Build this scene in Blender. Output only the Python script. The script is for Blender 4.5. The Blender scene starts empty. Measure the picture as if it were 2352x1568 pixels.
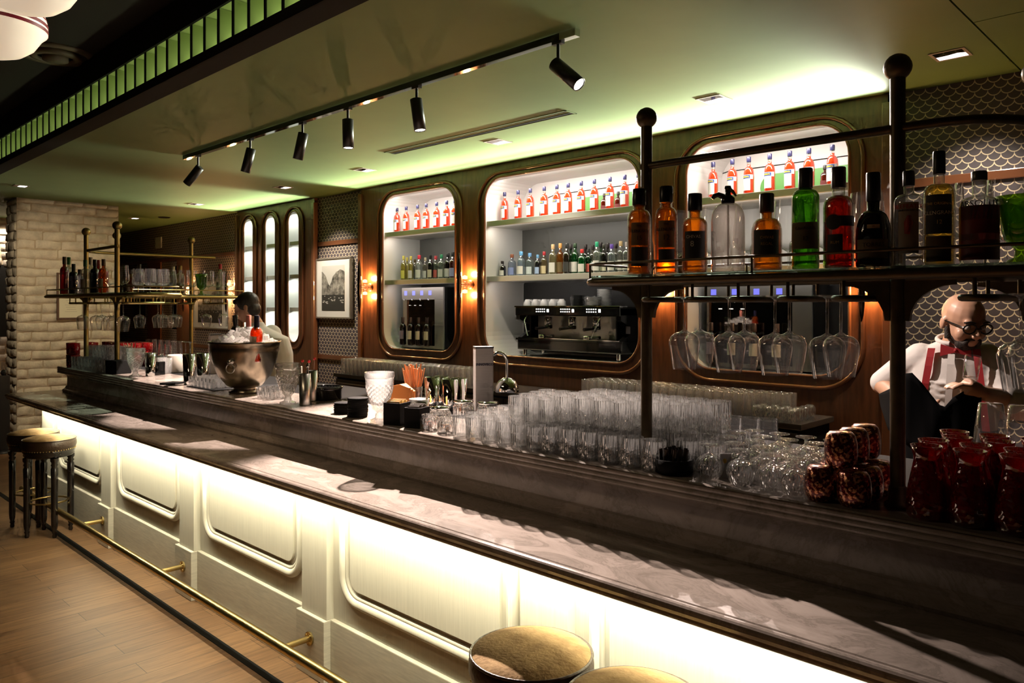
import bpy, bmesh, math, random
from mathutils import Vector, Matrix
RND = random.Random(11)
SC = bpy.context.scene
COL = SC.collection
# ---------------------------------------------------------------- camera model (metres; X runs along the bar, Y towards the back wall)
F, CX, CY, YAW, H = 1762.0, 1176.0, 701.2, 0.7716, 1.68
SN, CS = math.sin(YAW), math.cos(YAW)
def xa(u, Y):                      # X of the photo's column u on the upright plane at distance Y
    t = (u - CX) / F
    return Y * (CS * t - SN) / (CS + SN * t)
def za(u, v, Y):                   # height of the photo's point (u, v) on that plane
    t = (u - CX) / F
    return H + (CY - v) / F * Y / (CS + SN * t)
def yx(u, X):                      # Y of column u on the plane at X
    t = (u - CX) / F
    return X * (CS + SN * t) / (CS * t - SN)
# ---------------------------------------------------------------- materials
def nd(nt, kind, **kw):
    n = nt.nodes.new(kind)
    for k, v in kw.items():
        if k in n.inputs: n.inputs[k].default_value = v
        else: setattr(n, k, v)
    return n
def c4(c): return (c[0], c[1], c[2], 1.0)
def pmat(name, col, rough=0.5, metal=0.0, noise=0.0, scale=8.0, bump=0.0, bscale=60.0, stretch=(1, 1, 1), coat=0.0, emit=None, estr=0.0, spec=0.5, col2=None):
    m = bpy.data.materials.new(name); m.use_nodes = True
    nt = m.node_tree; b = nt.nodes['Principled BSDF']
    b.inputs['Base Color'].default_value = c4(col); b.inputs['Roughness'].default_value = rough
    b.inputs['Metallic'].default_value = metal; b.inputs['Specular IOR Level'].default_value = spec
    b.inputs['Coat Weight'].default_value = coat
    if emit: b.inputs['Emission Color'].default_value = c4(emit); b.inputs['Emission Strength'].default_value = estr
    tc = mp = None
    if noise or bump or col2:
        tc = nd(nt, 'ShaderNodeTexCoord'); mp = nd(nt, 'ShaderNodeMapping'); mp.inputs['Scale'].default_value = stretch
        nt.links.new(tc.outputs['Object'], mp.inputs['Vector'])
    if noise or col2:
        n = nd(nt, 'ShaderNodeTexNoise', Scale=scale, Detail=5.0, Roughness=0.6); nt.links.new(mp.outputs['Vector'], n.inputs['Vector'])
        r = nd(nt, 'ShaderNodeValToRGB')
        c2 = col2 or tuple(min(1, c * (1 + noise)) for c in col); c1 = col if col2 else tuple(c * (1 - noise) for c in col)
        r.color_ramp.elements[0].position = 0.35; r.color_ramp.elements[0].color = c4(c1)
        r.color_ramp.elements[1].position = 0.65; r.color_ramp.elements[1].color = c4(c2)
        nt.links.new(n.outputs['Fac'], r.inputs['Fac']); nt.links.new(r.outputs['Color'], b.inputs['Base Color'])
    if bump:
        n2 = nd(nt, 'ShaderNodeTexNoise', Scale=bscale, Detail=4.0); nt.links.new(mp.outputs['Vector'], n2.inputs['Vector'])
        bp = nd(nt, 'ShaderNodeBump', Strength=bump, Distance=0.01); nt.links.new(n2.outputs['Fac'], bp.inputs['Height']); nt.links.new(bp.outputs['Normal'], b.inputs['Normal'])
    return m
def glassmat(name, tint=(1, 1, 1), milk=0.05, rough=0.02, edge=0.35, milkcol=None, bump=0.0, bscale=40.0, maxrefl=0.9, flute=1.0):
    """thin-walled glass: tinted see-through, mirror-like towards the rim of the form, a little cloudy"""
    m = bpy.data.materials.new(name); m.use_nodes = True
    nt = m.node_tree; nt.nodes.clear()
    out = nd(nt, 'ShaderNodeOutputMaterial'); tr = nd(nt, 'ShaderNodeBsdfTransparent'); tr.inputs['Color'].default_value = c4(tint)
    gl = nd(nt, 'ShaderNodeBsdfGlossy'); gl.inputs['Roughness'].default_value = rough; gl.inputs['Color'].default_value = (0.95, 0.95, 0.95, 1)
    lw = nd(nt, 'ShaderNodeLayerWeight'); lw.inputs['Blend'].default_value = edge
    mul = nd(nt, 'ShaderNodeMath', operation='MULTIPLY'); mul.inputs[1].default_value = maxrefl
    ad = nd(nt, 'ShaderNodeMath', operation='ADD'); ad.inputs[1].default_value = 0.045; ad.use_clamp = True
    nt.links.new(lw.outputs['Facing'], mul.inputs[0]); nt.links.new(mul.outputs[0], ad.inputs[0])
    base = tr.outputs['BSDF']
    if milk:
        df = nd(nt, 'ShaderNodeBsdfDiffuse'); df.inputs['Color'].default_value = c4(milkcol or (0.9, 0.9, 0.88))
        tl = nd(nt, 'ShaderNodeBsdfTranslucent'); tl.inputs['Color'].default_value = c4(milkcol or (0.9, 0.9, 0.88))
        mm = nd(nt, 'ShaderNodeMixShader'); mm.inputs[0].default_value = 0.5
        nt.links.new(df.outputs[0], mm.inputs[1]); nt.links.new(tl.outputs[0], mm.inputs[2])
        m2 = nd(nt, 'ShaderNodeMixShader'); m2.inputs[0].default_value = milk
        nt.links.new(base, m2.inputs[1]); nt.links.new(mm.outputs[0], m2.inputs[2]); base = m2.outputs[0]
    mx = nd(nt, 'ShaderNodeMixShader'); nt.links.new(ad.outputs[0], mx.inputs[0]); nt.links.new(base, mx.inputs[1]); nt.links.new(gl.outputs[0], mx.inputs[2])
    if bump:
        tc = nd(nt, 'ShaderNodeTexCoord'); n2 = nd(nt, 'ShaderNodeTexVoronoi', Scale=bscale); mp = nd(nt, 'ShaderNodeMapping'); mp.inputs['Scale'].default_value = (1, 1, flute); nt.links.new(tc.outputs['Object'], mp.inputs[0]); nt.links.new(mp.outputs[0], n2.inputs['Vector'])
        bp = nd(nt, 'ShaderNodeBump', Strength=bump, Distance=0.01); nt.links.new(n2.outputs['Distance'], bp.inputs['Height'])
        nt.links.new(bp.outputs['Normal'], gl.inputs['Normal']); nt.links.new(bp.outputs['Normal'], lw.inputs['Normal'])
    nt.links.new(mx.outputs[0], out.inputs['Surface'])
    return m
def emat(name, col, s):
    m = bpy.data.materials.new(name); m.use_nodes = True
    nt = m.node_tree; nt.nodes.clear(); o = nd(nt, 'ShaderNodeOutputMaterial'); e = nd(nt, 'ShaderNodeEmission'); e.inputs['Color'].default_value = c4(col); e.inputs['Strength'].default_value = s
    nt.links.new(e.outputs[0], o.inputs['Surface']); return m
def scallop_mat():
    """fish-scale wallpaper: dark plum scales edged in cream"""
    m = bpy.data.materials.new('scallop_wallpaper'); m.use_nodes = True
    nt = m.node_tree; b = nt.nodes['Principled BSDF']; b.inputs['Roughness'].default_value = 0.55
    tc = nd(nt, 'ShaderNodeTexCoord'); sp = nd(nt, 'ShaderNodeSeparateXYZ'); nt.links.new(tc.outputs['Object'], sp.inputs[0])
    def M(op, a, bb=None, clamp=False):
        n = nd(nt, 'ShaderNodeMath', operation=op); n.use_clamp = clamp
        for i, q in enumerate((a, bb)):
            if q is None: continue
            if isinstance(q, (int, float)): n.inputs[i].default_value = q
            else: nt.links.new(q, n.inputs[i])
        return n.outputs[0]
    w, s, r = 0.066, 0.0375, 0.0345
    row = M('CEIL', M('DIVIDE', sp.outputs['Z'], s))
    dy = M('SUBTRACT', M('MULTIPLY', row, s), sp.outputs['Z'])
    off = M('MULTIPLY', M('FLOORED_MODULO', row, 2.0), 0.5)
    xx = M('SUBTRACT', M('FRACT', M('ADD', M('DIVIDE', sp.outputs['X'], w), off)), 0.5)
    dx = M('MULTIPLY', xx, w)
    d = M('SQRT', M('ADD', M('MULTIPLY', dx, dx), M('MULTIPLY', dy, dy)))
    e = M('ABSOLUTE', M('SUBTRACT', d, r))
    line = M('SUBTRACT', 1.0, M('DIVIDE', M('SUBTRACT', e, 0.0020), 0.0016, True), True)
    rp = nd(nt, 'ShaderNodeMixRGB'); rp.inputs[1].default_value = (0.085, 0.068, 0.078, 1); rp.inputs[2].default_value = (0.80, 0.66, 0.46, 1)
    nt.links.new(line, rp.inputs[0]); nt.links.new(rp.outputs[0], b.inputs['Base Color'])
    return m
def plank_mat():
    m = bpy.data.materials.new('oak_planks'); m.use_nodes = True
    nt = m.node_tree; b = nt.nodes['Principled BSDF']; b.inputs['Roughness'].default_value = 0.42
    tc = nd(nt, 'ShaderNodeTexCoord'); mp = nd(nt, 'ShaderNodeMapping'); mp.inputs['Rotation'].default_value = (0, 0, math.pi / 2)
    nt.links.new(tc.outputs['Object'], mp.inputs[0])
    br = nd(nt, 'ShaderNodeTexBrick', Scale=1.0); br.offset = 0.37
    br.inputs['Brick Width'].default_value = 1.35; br.inputs['Row Height'].default_value = 0.14; br.inputs['Mortar Size'].default_value = 0.0016; br.inputs['Bias'].default_value = 0.0
    br.inputs['Color1'].default_value = (0.30, 0.17, 0.08, 1); br.inputs['Color2'].default_value = (0.22, 0.12, 0.055, 1); br.inputs['Mortar'].default_value = (0.07, 0.04, 0.02, 1)
    nt.links.new(mp.outputs[0], br.inputs['Vector'])
    m2 = nd(nt, 'ShaderNodeMapping'); m2.inputs['Scale'].default_value = (14, 1.1, 1); nt.links.new(tc.outputs['Object'], m2.inputs[0])
    n = nd(nt, 'ShaderNodeTexNoise', Scale=3.0, Detail=6.0, Roughness=0.65); nt.links.new(m2.outputs[0], n.inputs['Vector'])
    rp = nd(nt, 'ShaderNodeValToRGB'); rp.color_ramp.elements[0].position = 0.3; rp.color_ramp.elements[0].color = (0.62, 0.6, 0.58, 1); rp.color_ramp.elements[1].position = 0.7; rp.color_ramp.elements[1].color = (1.25, 1.2, 1.15, 1)
    nt.links.new(n.outputs['Fac'], rp.inputs[0])
    mx = nd(nt, 'ShaderNodeMixRGB', blend_type='MULTIPLY'); mx.inputs[0].default_value = 1.0
    nt.links.new(br.outputs['Color'], mx.inputs[1]); nt.links.new(rp.outputs[0], mx.inputs[2]); nt.links.new(mx.outputs[0], b.inputs['Base Color'])
    return m
def marble_mat():
    m = bpy.data.materials.new('grey_brown_marble'); m.use_nodes = True
    nt = m.node_tree; b = nt.nodes['Principled BSDF']; b.inputs['Roughness'].default_value = 0.19
    tc = nd(nt, 'ShaderNodeTexCoord'); mp = nd(nt, 'ShaderNodeMapping'); mp.inputs['Rotation'].default_value = (0, 0, 0.5); mp.inputs['Scale'].default_value = (1, 2.2, 1)
    nt.links.new(tc.outputs['Object'], mp.inputs[0])
    n = nd(nt, 'ShaderNodeTexNoise', Scale=3.2, Detail=9.0, Roughness=0.68, Distortion=1.2); nt.links.new(mp.outputs[0], n.inputs['Vector'])
    rp = nd(nt, 'ShaderNodeValToRGB'); e = rp.color_ramp.elements
    e[0].position = 0.33; e[0].color = (0.20, 0.17, 0.145, 1); e[1].position = 0.62; e[1].color = (0.40, 0.345, 0.305, 1)
    k = e.new(0.47); k.color = (0.32, 0.275, 0.24, 1); k = e.new(0.5); k.color = (0.25, 0.215, 0.185, 1); k = e.new(0.53); k.color = (0.34, 0.29, 0.255, 1)
    nt.links.new(n.outputs['Fac'], rp.inputs[0]); nt.links.new(rp.outputs[0], b.inputs['Base Color'])
    return m
MT = dict(
    wood=pmat('walnut_veneer', (0.105, 0.037, 0.0145), 0.33, noise=0.3, scale=6, stretch=(6, 6, 0.7), coat=0.2),
    woodtrim=pmat('walnut_moulding', (0.15, 0.055, 0.024), 0.25, coat=0.4),
    cream=pmat('cream_paint', (0.66, 0.62, 0.50), 0.38, noise=0.05, scale=5, stretch=(30, 30, 1.0)),
    plinthpaint=pmat('cream_paint_plinth', (0.64, 0.60, 0.48), 0.4, noise=0.1, scale=5, stretch=(2, 2, 22)),
    marble=marble_mat(), plank=plank_mat(), scallop=scallop_mat(),
    green=pmat('green_ceiling_paint', (0.132, 0.205, 0.060), 0.6, noise=0.04, scale=3),
    fin=pmat('green_baffle_paint', (0.33, 0.42, 0.15), 0.5),
    black=pmat('black_metal', (0.012, 0.012, 0.012), 0.35),
    matt=pmat('matt_black', (0.009, 0.009, 0.009), 0.8, spec=0.12),
    gloss=pmat('gloss_black', (0.008, 0.008, 0.008), 0.08, coat=0.5),
    darkceil=pmat('black_ceiling_paint', (0.02, 0.018, 0.015), 0.9),
    brass=pmat('aged_brass', (0.60, 0.45, 0.18), 0.28, metal=1.0),
    bronze=pmat('dark_bronze', (0.10, 0.075, 0.042), 0.42, metal=0.7, noise=0.15, scale=30),
    olive=pmat('olive_brass', (0.36, 0.28, 0.10), 0.38, metal=0.9),
    satin=pmat('satin_steel', (0.46, 0.43, 0.41), 0.38, metal=0.35, noise=0.05, scale=10, stretch=(1, 1, 40)),
    steel=pmat('brushed_steel', (0.55, 0.54, 0.52), 0.3, metal=1.0, noise=0.05, scale=10, stretch=(1, 1, 40)),
    chrome=pmat('chrome', (0.85, 0.85, 0.85), 0.05, metal=1.0),
    white=pmat('white_gloss', (0.78, 0.77, 0.74), 0.35),
    niche=pmat('pale_niche_lining', (0.66, 0.65, 0.62), 0.5),
    nichesteel=pmat('steel_shelf', (0.64, 0.64, 0.62), 0.35, metal=0.15),
    brick=pmat('whitewashed_brick', (0.50, 0.45, 0.36), 0.85, noise=0.18, scale=9, bump=0.5, bscale=45),
    brickgrey=pmat('grey_brick', (0.30, 0.27, 0.24), 0.85, noise=0.25, scale=9, bump=0.5, bscale=45),
    mortar=pmat('mortar', (0.34, 0.28, 0.20), 0.9, noise=0.15, scale=20),
    glass=glassmat('clear_glass', milk=0.018, edge=0.42),
    glasst=glassmat('sparkling_glass', milk=0.085, edge=0.6, bump=1.0, bscale=150.0, flute=0.10, tint=(0.90, 0.90, 0.89), rough=0.06),
    glassb=glassmat('packed_highball_glass', milk=0.19, rough=0.08, edge=0.55, bump=0.4, bscale=120.0, flute=0.06, tint=(0.9, 0.9, 0.88)),
    shelfglass=glassmat('shelf_glass', tint=(0.55, 0.68, 0.62), milk=0.02, edge=0.2),
)
# ---------------------------------------------------------------- mesh building
class MB:
    def __init__(s): s.v = []; s.f = []; s.sm = []
    def add(s, vs, fs, smooth=False, M=None):
        o = len(s.v)
        s.v += [tuple(M @ Vector(p)) if M else tuple(p) for p in vs]
        s.f += [tuple(i + o for i in f) for f in fs]; s.sm += [smooth] * len(fs); return s
    def box(s, x0, x1, y0, y1, z0, z1, M=None):
        v = [(x, y, z) for z in (z0, z1) for y in (y0, y1) for x in (x0, x1)]
        return s.add(v, [(0, 2, 3, 1), (4, 5, 7, 6), (0, 1, 5, 4), (1, 3, 7, 5), (3, 2, 6, 7), (2, 0, 4, 6)], False, M)
    def rbox(s, x0, x1, y0, y1, z0, z1, r=0.004, M=None):      # box with chamfered edges
        bm = bmesh.new(); bmesh.ops.create_cube(bm, size=1)
        for q in bm.verts: q.co = Vector(((x0 + x1) / 2 + q.co.x * (x1 - x0), (y0 + y1) / 2 + q.co.y * (y1 - y0), (z0 + z1) / 2 + q.co.z * (z1 - z0)))
        bmesh.ops.bevel(bm, geom=bm.edges[:], offset=r, segments=2, profile=0.6, affect='EDGES')
        bm.verts.index_update(); s.add([q.co for q in bm.verts], [tuple(q.index for q in f.verts) for f in bm.faces], False, M); bm.free(); return s
    def lathe(s, prof, n=20, M=None, smooth=True, cap=True):
        vs, fs = [], []; m = len(prof)
        for r, z in prof:
            for k in range(n):
                a = 2 * math.pi * k / n; vs.append((r * math.cos(a), r * math.sin(a), z))
        for i in range(m - 1):
            for k in range(n):
                k2 = (k + 1) % n; fs.append((i * n + k, i * n + k2, (i + 1) * n + k2, (i + 1) * n + k))
        s.add(vs, fs, smooth, M)
        if cap:
            if prof[0][0] > 1e-5: s.add([vs[k] for k in range(n)], [tuple(reversed(range(n)))], False, M)
            if prof[-1][0] > 1e-5: s.add([vs[(m - 1) * n + k] for k in range(n)], [tuple(range(n))], False, M)
        return s
    def cyl(s, x, y, z0, z1, r, n=18, r2=None): return s.lathe([(r, z0), (r if r2 is None else r2, z1)], n, Matrix.Translation((x, y, 0)))
    def ball(s, c, r, n=16, sc=(1, 1, 1), M=None):
        k = max(6, n // 2); p = [(r * math.sin(math.pi * i / k), -r * math.cos(math.pi * i / k)) for i in range(k + 1)]; p[0] = (1e-6, -r); p[-1] = (1e-6, r)
        T = Matrix.Translation(c) @ Matrix.Diagonal((sc[0], sc[1], sc[2], 1))
        return s.lathe(p, n, (M @ T) if M else T, True, False)
    def tube(s, pts, r, n=8, closed=False, caps=True, smooth=True, M=None):
        P = [Vector(p) for p in pts]; N = len(P); rr = r if isinstance(r, (list, tuple)) else [r] * N
        T = []
        for i in range(N):
            a = P[(i - 1) % N] if (closed or i > 0) else P[i]; b = P[(i + 1) % N] if (closed or i < N - 1) else P[i]
            d = (b - a); T.append(d.normalized() if d.length > 1e-9 else Vector((0, 0, 1)))
        up = Vector((0, 0, 1)) if abs(T[0].z) < 0.9 else Vector((0, 1, 0))
        u = T[0].cross(up).normalized(); vs = []
        for i in range(N):
            u = (u - T[i] * u.dot(T[i])).normalized(); w = T[i].cross(u)
            for k in range(n):
                a = 2 * math.pi * k / n; vs.append(P[i] + (u * math.cos(a) + w * math.sin(a)) * rr[i])
        fs = []
        for i in range(N if closed else N - 1):
            j = (i + 1) % N
            for k in range(n):
                k2 = (k + 1) % n; fs.append((i * n + k, i * n + k2, j * n + k2, j * n + k))
        s.add(vs, fs, smooth, M)
        if caps and not closed:
            s.add(vs[:n], [tuple(reversed(range(n)))], False, M); s.add(vs[-n:], [tuple(range(n))], False, M)
        return s
    def prismx(s, prof, x0, x1, M=None, smooth=False):     # closed (y, z) outline pulled along X
        n = len(prof); vs = [(x0, y, z) for y, z in prof] + [(x1, y, z) for y, z in prof]
        s.add(vs, [(i, (i + 1) % n, n + (i + 1) % n, n + i) for i in range(n)], smooth, M)
        s.add(vs, [tuple(reversed(range(n))), tuple(range(n, 2 * n))], False, M); return s
    def prismy(s, prof, y0, y1, M=None, smooth=False):     # closed (x, z) outline pulled along Y
        n = len(prof); vs = [(x, y0, z) for x, z in prof] + [(x, y1, z) for x, z in prof]
        s.add(vs, [(i, (i + 1) % n, n + (i + 1) % n, n + i) for i in range(n)], smooth, M)
        s.add(vs, [tuple(range(n)), tuple(reversed(range(n, 2 * n)))], False, M); return s
    def prismz(s, prof, z0, z1, M=None, smooth=False):
        n = len(prof); vs = [(x, y, z0) for x, y in prof] + [(x, y, z1) for x, y in prof]
        s.add(vs, [(i, (i + 1) % n, n + (i + 1) % n, n + i) for i in range(n)], smooth, M)
        s.add(vs, [tuple(reversed(range(n))), tuple(range(n, 2 * n))], False, M); return s
    def sheet(s, outer, holes, y):       # flat face in the plane Y = y with holes ((x, z) outlines)
        bm = bmesh.new(); ed = []
        for lp in [outer] + holes:
            q = [bm.verts.new((x, y, z)) for x, z in lp]
            ed += [bm.edges.new((q[i], q[(i + 1) % len(q)])) for i in range(len(q))]
        bmesh.ops.triangle_fill(bm, use_beauty=True, use_dissolve=False, edges=ed)
        bm.verts.index_update()
        for f in bm.faces:
            if f.normal.y > 0: f.normal_flip()
        s.add([q.co.copy() for q in bm.verts], [tuple(q.index for q in f.verts) for f in bm.faces]); bm.free(); return s
    def mesh(s, name, m):
        me = bpy.data.meshes.new(name); me.from_pydata([tuple(p) for p in s.v], [], s.f)
        for p, q in zip(me.polygons, s.sm): p.use_smooth = q
        for mm in (m if isinstance(m, (list, tuple)) else [m]): me.materials.append(mm)
        me.update(); return me
    def build(s, name, m, parent=None, loc=None, rotz=0.0):
        o = bpy.data.objects.new(name, s.mesh(name, m)); COL.objects.link(o)
        if parent: o.parent = parent
        if loc is not None: o.location = loc
        o.rotation_euler = (0, 0, rotz); return o
def tag(o, label, cat, group=None, kind=None):
    o['label'] = label; o['category'] = cat
    if group: o['group'] = group
    if kind: o['kind'] = kind
    return o
def thing(name, label, cat, loc=(0, 0, 0), rotz=0.0, group=None):
    o = bpy.data.objects.new(name, None); COL.objects.link(o); o.location = loc; o.rotation_euler = (0, 0, rotz); o.empty_display_size = 0.05
    return tag(o, label, cat, group)
def struct(o): o['kind'] = 'structure'; return o
def dup(root, loc, rotz=0.0, label=None, group=None, swap=None):
    """copy of a thing with copies of its parts and sub-parts; swap = {part name: material}"""
    r = root.copy(); COL.objects.link(r); r.location = loc; r.rotation_euler = (0, 0, rotz)
    if label: r['label'] = label
    if group: r['group'] = group
    def kids(a, b):
        for ch in list(a.children):
            if ch is b: continue
            c = ch.copy(); COL.objects.link(c); c.parent = b; kids(ch, c)
    kids(root, r)
    return r
def mesh_thing(name, me, loc, label, cat, group=None, rotz=0.0):
    o = bpy.data.objects.new(name, me); COL.objects.link(o); o.location = loc; o.rotation_euler = (0, 0, rotz)
    return tag(o, label, cat, group)
def rrect(x0, x1, z0, z1, r, n=8):
    r = min(r, (x1 - x0) / 2 - 1e-4, (z1 - z0) / 2 - 1e-4); p = []
    for cx, cz, a0 in ((x1 - r, z0 + r, -90), (x1 - r, z1 - r, 0), (x0 + r, z1 - r, 90), (x0 + r, z0 + r, 180)):
        for k in range(n + 1):
            a = math.radians(a0 + 90 * k / n); p.append((cx + r * math.cos(a), cz + r * math.sin(a)))
    return p
def text_mesh(s, size, m, name='lettering', wrap=None, depth=0.0006, bold=0.0):
    """flat lettering in the local XZ plane (facing -Y), or wrapped on a cylinder of radius wrap about Z"""
    cu = bpy.data.curves.new(name, 'FONT'); cu.body = s; cu.size = size; cu.align_x = 'CENTER'; cu.align_y = 'CENTER'; cu.extrude = depth; cu.offset = bold; cu.resolution_u = 2
    o = bpy.data.objects.new(name, cu); COL.objects.link(o); bpy.context.view_layer.update()
    me = bpy.data.meshes.new_from_object(o.evaluated_get(bpy.context.evaluated_depsgraph_get()))
    bpy.data.objects.remove(o); bpy.data.curves.remove(cu)
    for q in me.vertices:
        x, y, z = q.co
        if wrap: a = x / wrap; q.co = ((wrap + z) * math.sin(a), -(wrap + z) * math.cos(a), y)
        else: q.co = (x, -z, y)
    me.materials.clear(); me.materials.append(m); me.name = name
    return me
def part(name, me, parent, loc=(0, 0, 0), rot=(0, 0, 0)):
    o = bpy.data.objects.new(name, me); COL.objects.link(o); o.parent = parent; o.location = loc; o.rotation_euler = rot; return o
def arclabel(r, z0, z1, a0, a1, n=14):
    """curved paper label standing just off a round bottle; angles about -Y"""
    m = MB(); vs = []
    for k in range(n + 1):
        a = math.radians(a0 + (a1 - a0) * k / n)
        vs += [(r * math.sin(a), -r * math.cos(a), z0), (r * math.sin(a), -r * math.cos(a), z1)]
    m.add(vs, [(2 * k, 2 * k + 2, 2 * k + 3, 2 * k + 1) for k in range(n)], True); return m
def ordinal(k): return ['first', 'second', 'third', 'fourth', 'fifth', 'sixth', 'seventh', 'eighth', 'ninth', 'tenth', 'eleventh', 'twelfth', 'thirteenth', 'fourteenth', 'fifteenth', 'sixteenth', 'seventeenth', 'eighteenth', 'nineteenth', 'twentieth'][k]
# ================================================================ the room
ZC = 3.0                      # green ceiling
YW, YP = 5.10, 5.05           # scallop wall, wood panelling face
def slab(name, x0, x1, y0, y1, z0, z1, m): return struct(MB().box(x0, x1, y0, y1, z0, z1).build(name, m))
slab('floor', -16, 3, -5, 5.3, -0.05, 0.0, MT['plank'])
slab('trim_1', -8.3, 3, 1.700, 1.738, 0.0, 0.003, MT['matt'])                 # dark inlay strip in the floor
# green soffit over the bar, in boards with shadow gaps on the right
XJ, YJ = -0.956, 4.07
GX = 0.004
def ceil_board(name, x0, x1, y0, y1): return slab(name, x0, x1, y0, y1, ZC, ZC + 0.03, MT['green'])
ceil_board('ceiling', -15.9, XJ - GX, 1.93, 5.12)
ceil_board('ceiling', XJ + GX, 3, 1.93, YJ - GX)
ceil_board('ceiling', XJ + GX, 3, YJ + GX, 5.12)
slab('ceiling', -16, 3, -5, 5.3, 3.42, 3.47, MT['darkceil'])                 # high dark ceiling of the room
slab('wall_front', -16, 3, -5.1, -5.0, 0, 3.45, MT['darkceil'])
slab('wall_right', 3.0, 3.1, -5.1, 5.3, 0, 3.45, MT['darkceil'])
slab('wall_left', -16.1, -16.0, -5.1, 5.3, 0, 3.45, MT['darkceil'])
# back wall: scallop paper with the niche openings left free
ZN0, ZN1 = 1.21, 2.875
NICHES = [(-6.88, -5.68), (-5.265, -3.50), (-3.08, -1.88)]
SLITS = [(-10.105, -9.825), (-9.50, -9.22), (-8.905, -8.625)]
PANEL = (-7.30, -1.65); PANEL_L = (-10.31, -8.29)
holes = [rrect(a - 0.02, b + 0.02, ZN0 - 0.02, ZN1 + 0.02, 0.24) for a, b in NICHES] + [rrect(a - 0.02, b + 0.02, ZN0 - 0.02, ZN1 + 0.02, 0.16) for a, b in SLITS]
w = MB(); w.sheet([(-16, 0), (3, 0), (3, 3.45), (-16, 3.45)], holes, YW); w.add([(-16, 5.75, 0), (3, 5.75, 0), (3, 5.75, 3.45), (-16, 5.75, 3.45)], [(0, 1, 2, 3)])
struct(w.build('wall_back', MT['scallop']))
def wood_panel(name, x0, x1, hs):
    m = MB(); m.sheet([(x0, 0), (x1, 0), (x1, 2.998), (x0, 2.998)], hs, YP)
    for xa_, xb_ in ((x0, x0), (x1, x1)): m.add([(xa_, YP, 0), (xa_, YW, 0), (xa_, YW, 2.998), (xa_, YP, 2.998)], [(0, 1, 2, 3)])
    return struct(m.build(name, MT['wood']))
wood_panel('wall_panelling', PANEL[0], PANEL[1], [rrect(a, b, ZN0, ZN1, 0.22) for a, b in NICHES])
wood_panel('wall_panelling', PANEL_L[0], PANEL_L[1], [rrect(a, b, ZN0, ZN1, 0.139, 10) for a, b in SLITS])
# upright battens where panelling meets the paper, rails across the paper, cornice lip in front of the cove lights
k = 2
for x in (PANEL[0], PANEL[1], PANEL_L[0], PANEL_L[1]):
    struct(MB().rbox(x - 0.03, x + 0.03, YP - 0.03, YP + 0.03, 0, 2.94, 0.008).build('trim_%d' % k, MT['woodtrim'])); k += 1
for x0, x1 in ((PANEL_L[1] + 0.03, PANEL[0] - 0.03), (PANEL[1] + 0.03, 3.0), (-16, PANEL_L[0] - 0.03)):
    struct(MB().rbox(x0, x1, YW - 0.022, YW + 0.004, 2.40, 2.455, 0.005).build('trim_%d' % k, MT['woodtrim'])); k += 1
    struct(MB().rbox(x0, x1, YW - 0.022, YW + 0.004, 1.03, 1.085, 0.005).build('trim_%d' % k, MT['woodtrim'])); k += 1
# ---------------------------------------------------------------- display niches
def niche(name, label, x0, x1, r, shelves, depth, lining, cat='niche', n=8, group=None):
    t = thing(name, label, cat, (0, 0, 0), 0, group)
    lp = rrect(x0, x1, ZN0, ZN1, r, n); N = len(lp)
    m = MB(); m.add([(x, YP, z) for x, z in lp] + [(x, YP + depth, z) for x, z in lp], [(i, N + i, N + (i + 1) % N, (i + 1) % N) for i in range(N)], False)
    m.add([(x, YP + depth, z) for x, z in lp], [tuple(range(N))]); m.build('lining', lining, t)
    o = 0.085
    band = MB(); lo = rrect(x0 - o, x1 + o, ZN0 - o * 0.9, ZN1 + 0.045, r + 0.07, n)
    band.add([(x, YP - 0.012, z) for x, z in lp] + [(x, YP - 0.004, z) for x, z in lo], [(i, (i + 1) % N, N + (i + 1) % N, N + i) for i in range(N)], True); band.build('frame_band', MT['wood'], t)
    MB().tube([(x, YP - 0.012, z) for x, z in lo], 0.016, 8, True).build('outer_bead', MT['woodtrim'], t)
    MB().tube([(x, YP - 0.010, z) for x, z in lp], 0.011, 8, True).build('inner_bead', MT['woodtrim'], t)
    for z in shelves:
        MB().rbox(x0 + 0.002, x1 - 0.002, YP + 0.015, YP + depth - 0.003, z - 0.05, z, 0.003).build('shelf', MT['nichesteel'], t)
    return t
ZS1, ZS2 = 1.955, 2.478
ND = 0.52
nlab = ['left display niche with wine dispenser below two shelves', 'wide middle display niche with espresso machine below two shelves', 'right display niche seen through the bottles of the near rack']
NT = [niche('display_niche', nlab[i], a, b, 0.22, (ZS1, ZS2), ND, MT['niche'], group='display niches in the walnut wall') for i, (a, b) in enumerate(NICHES)]
slab_lab = ['leftmost slim arched niche, partly behind the bending barman', 'middle slim arched niche of the three', 'slim arched niche nearest the framed harbour picture']
for i, (a, b) in enumerate(SLITS): niche('slim_niche', slab_lab[i], a, b, 0.139, (1.655, 2.075, 2.495), 0.22, MT['white'], 'niche', 10, 'slim arched niches')
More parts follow.
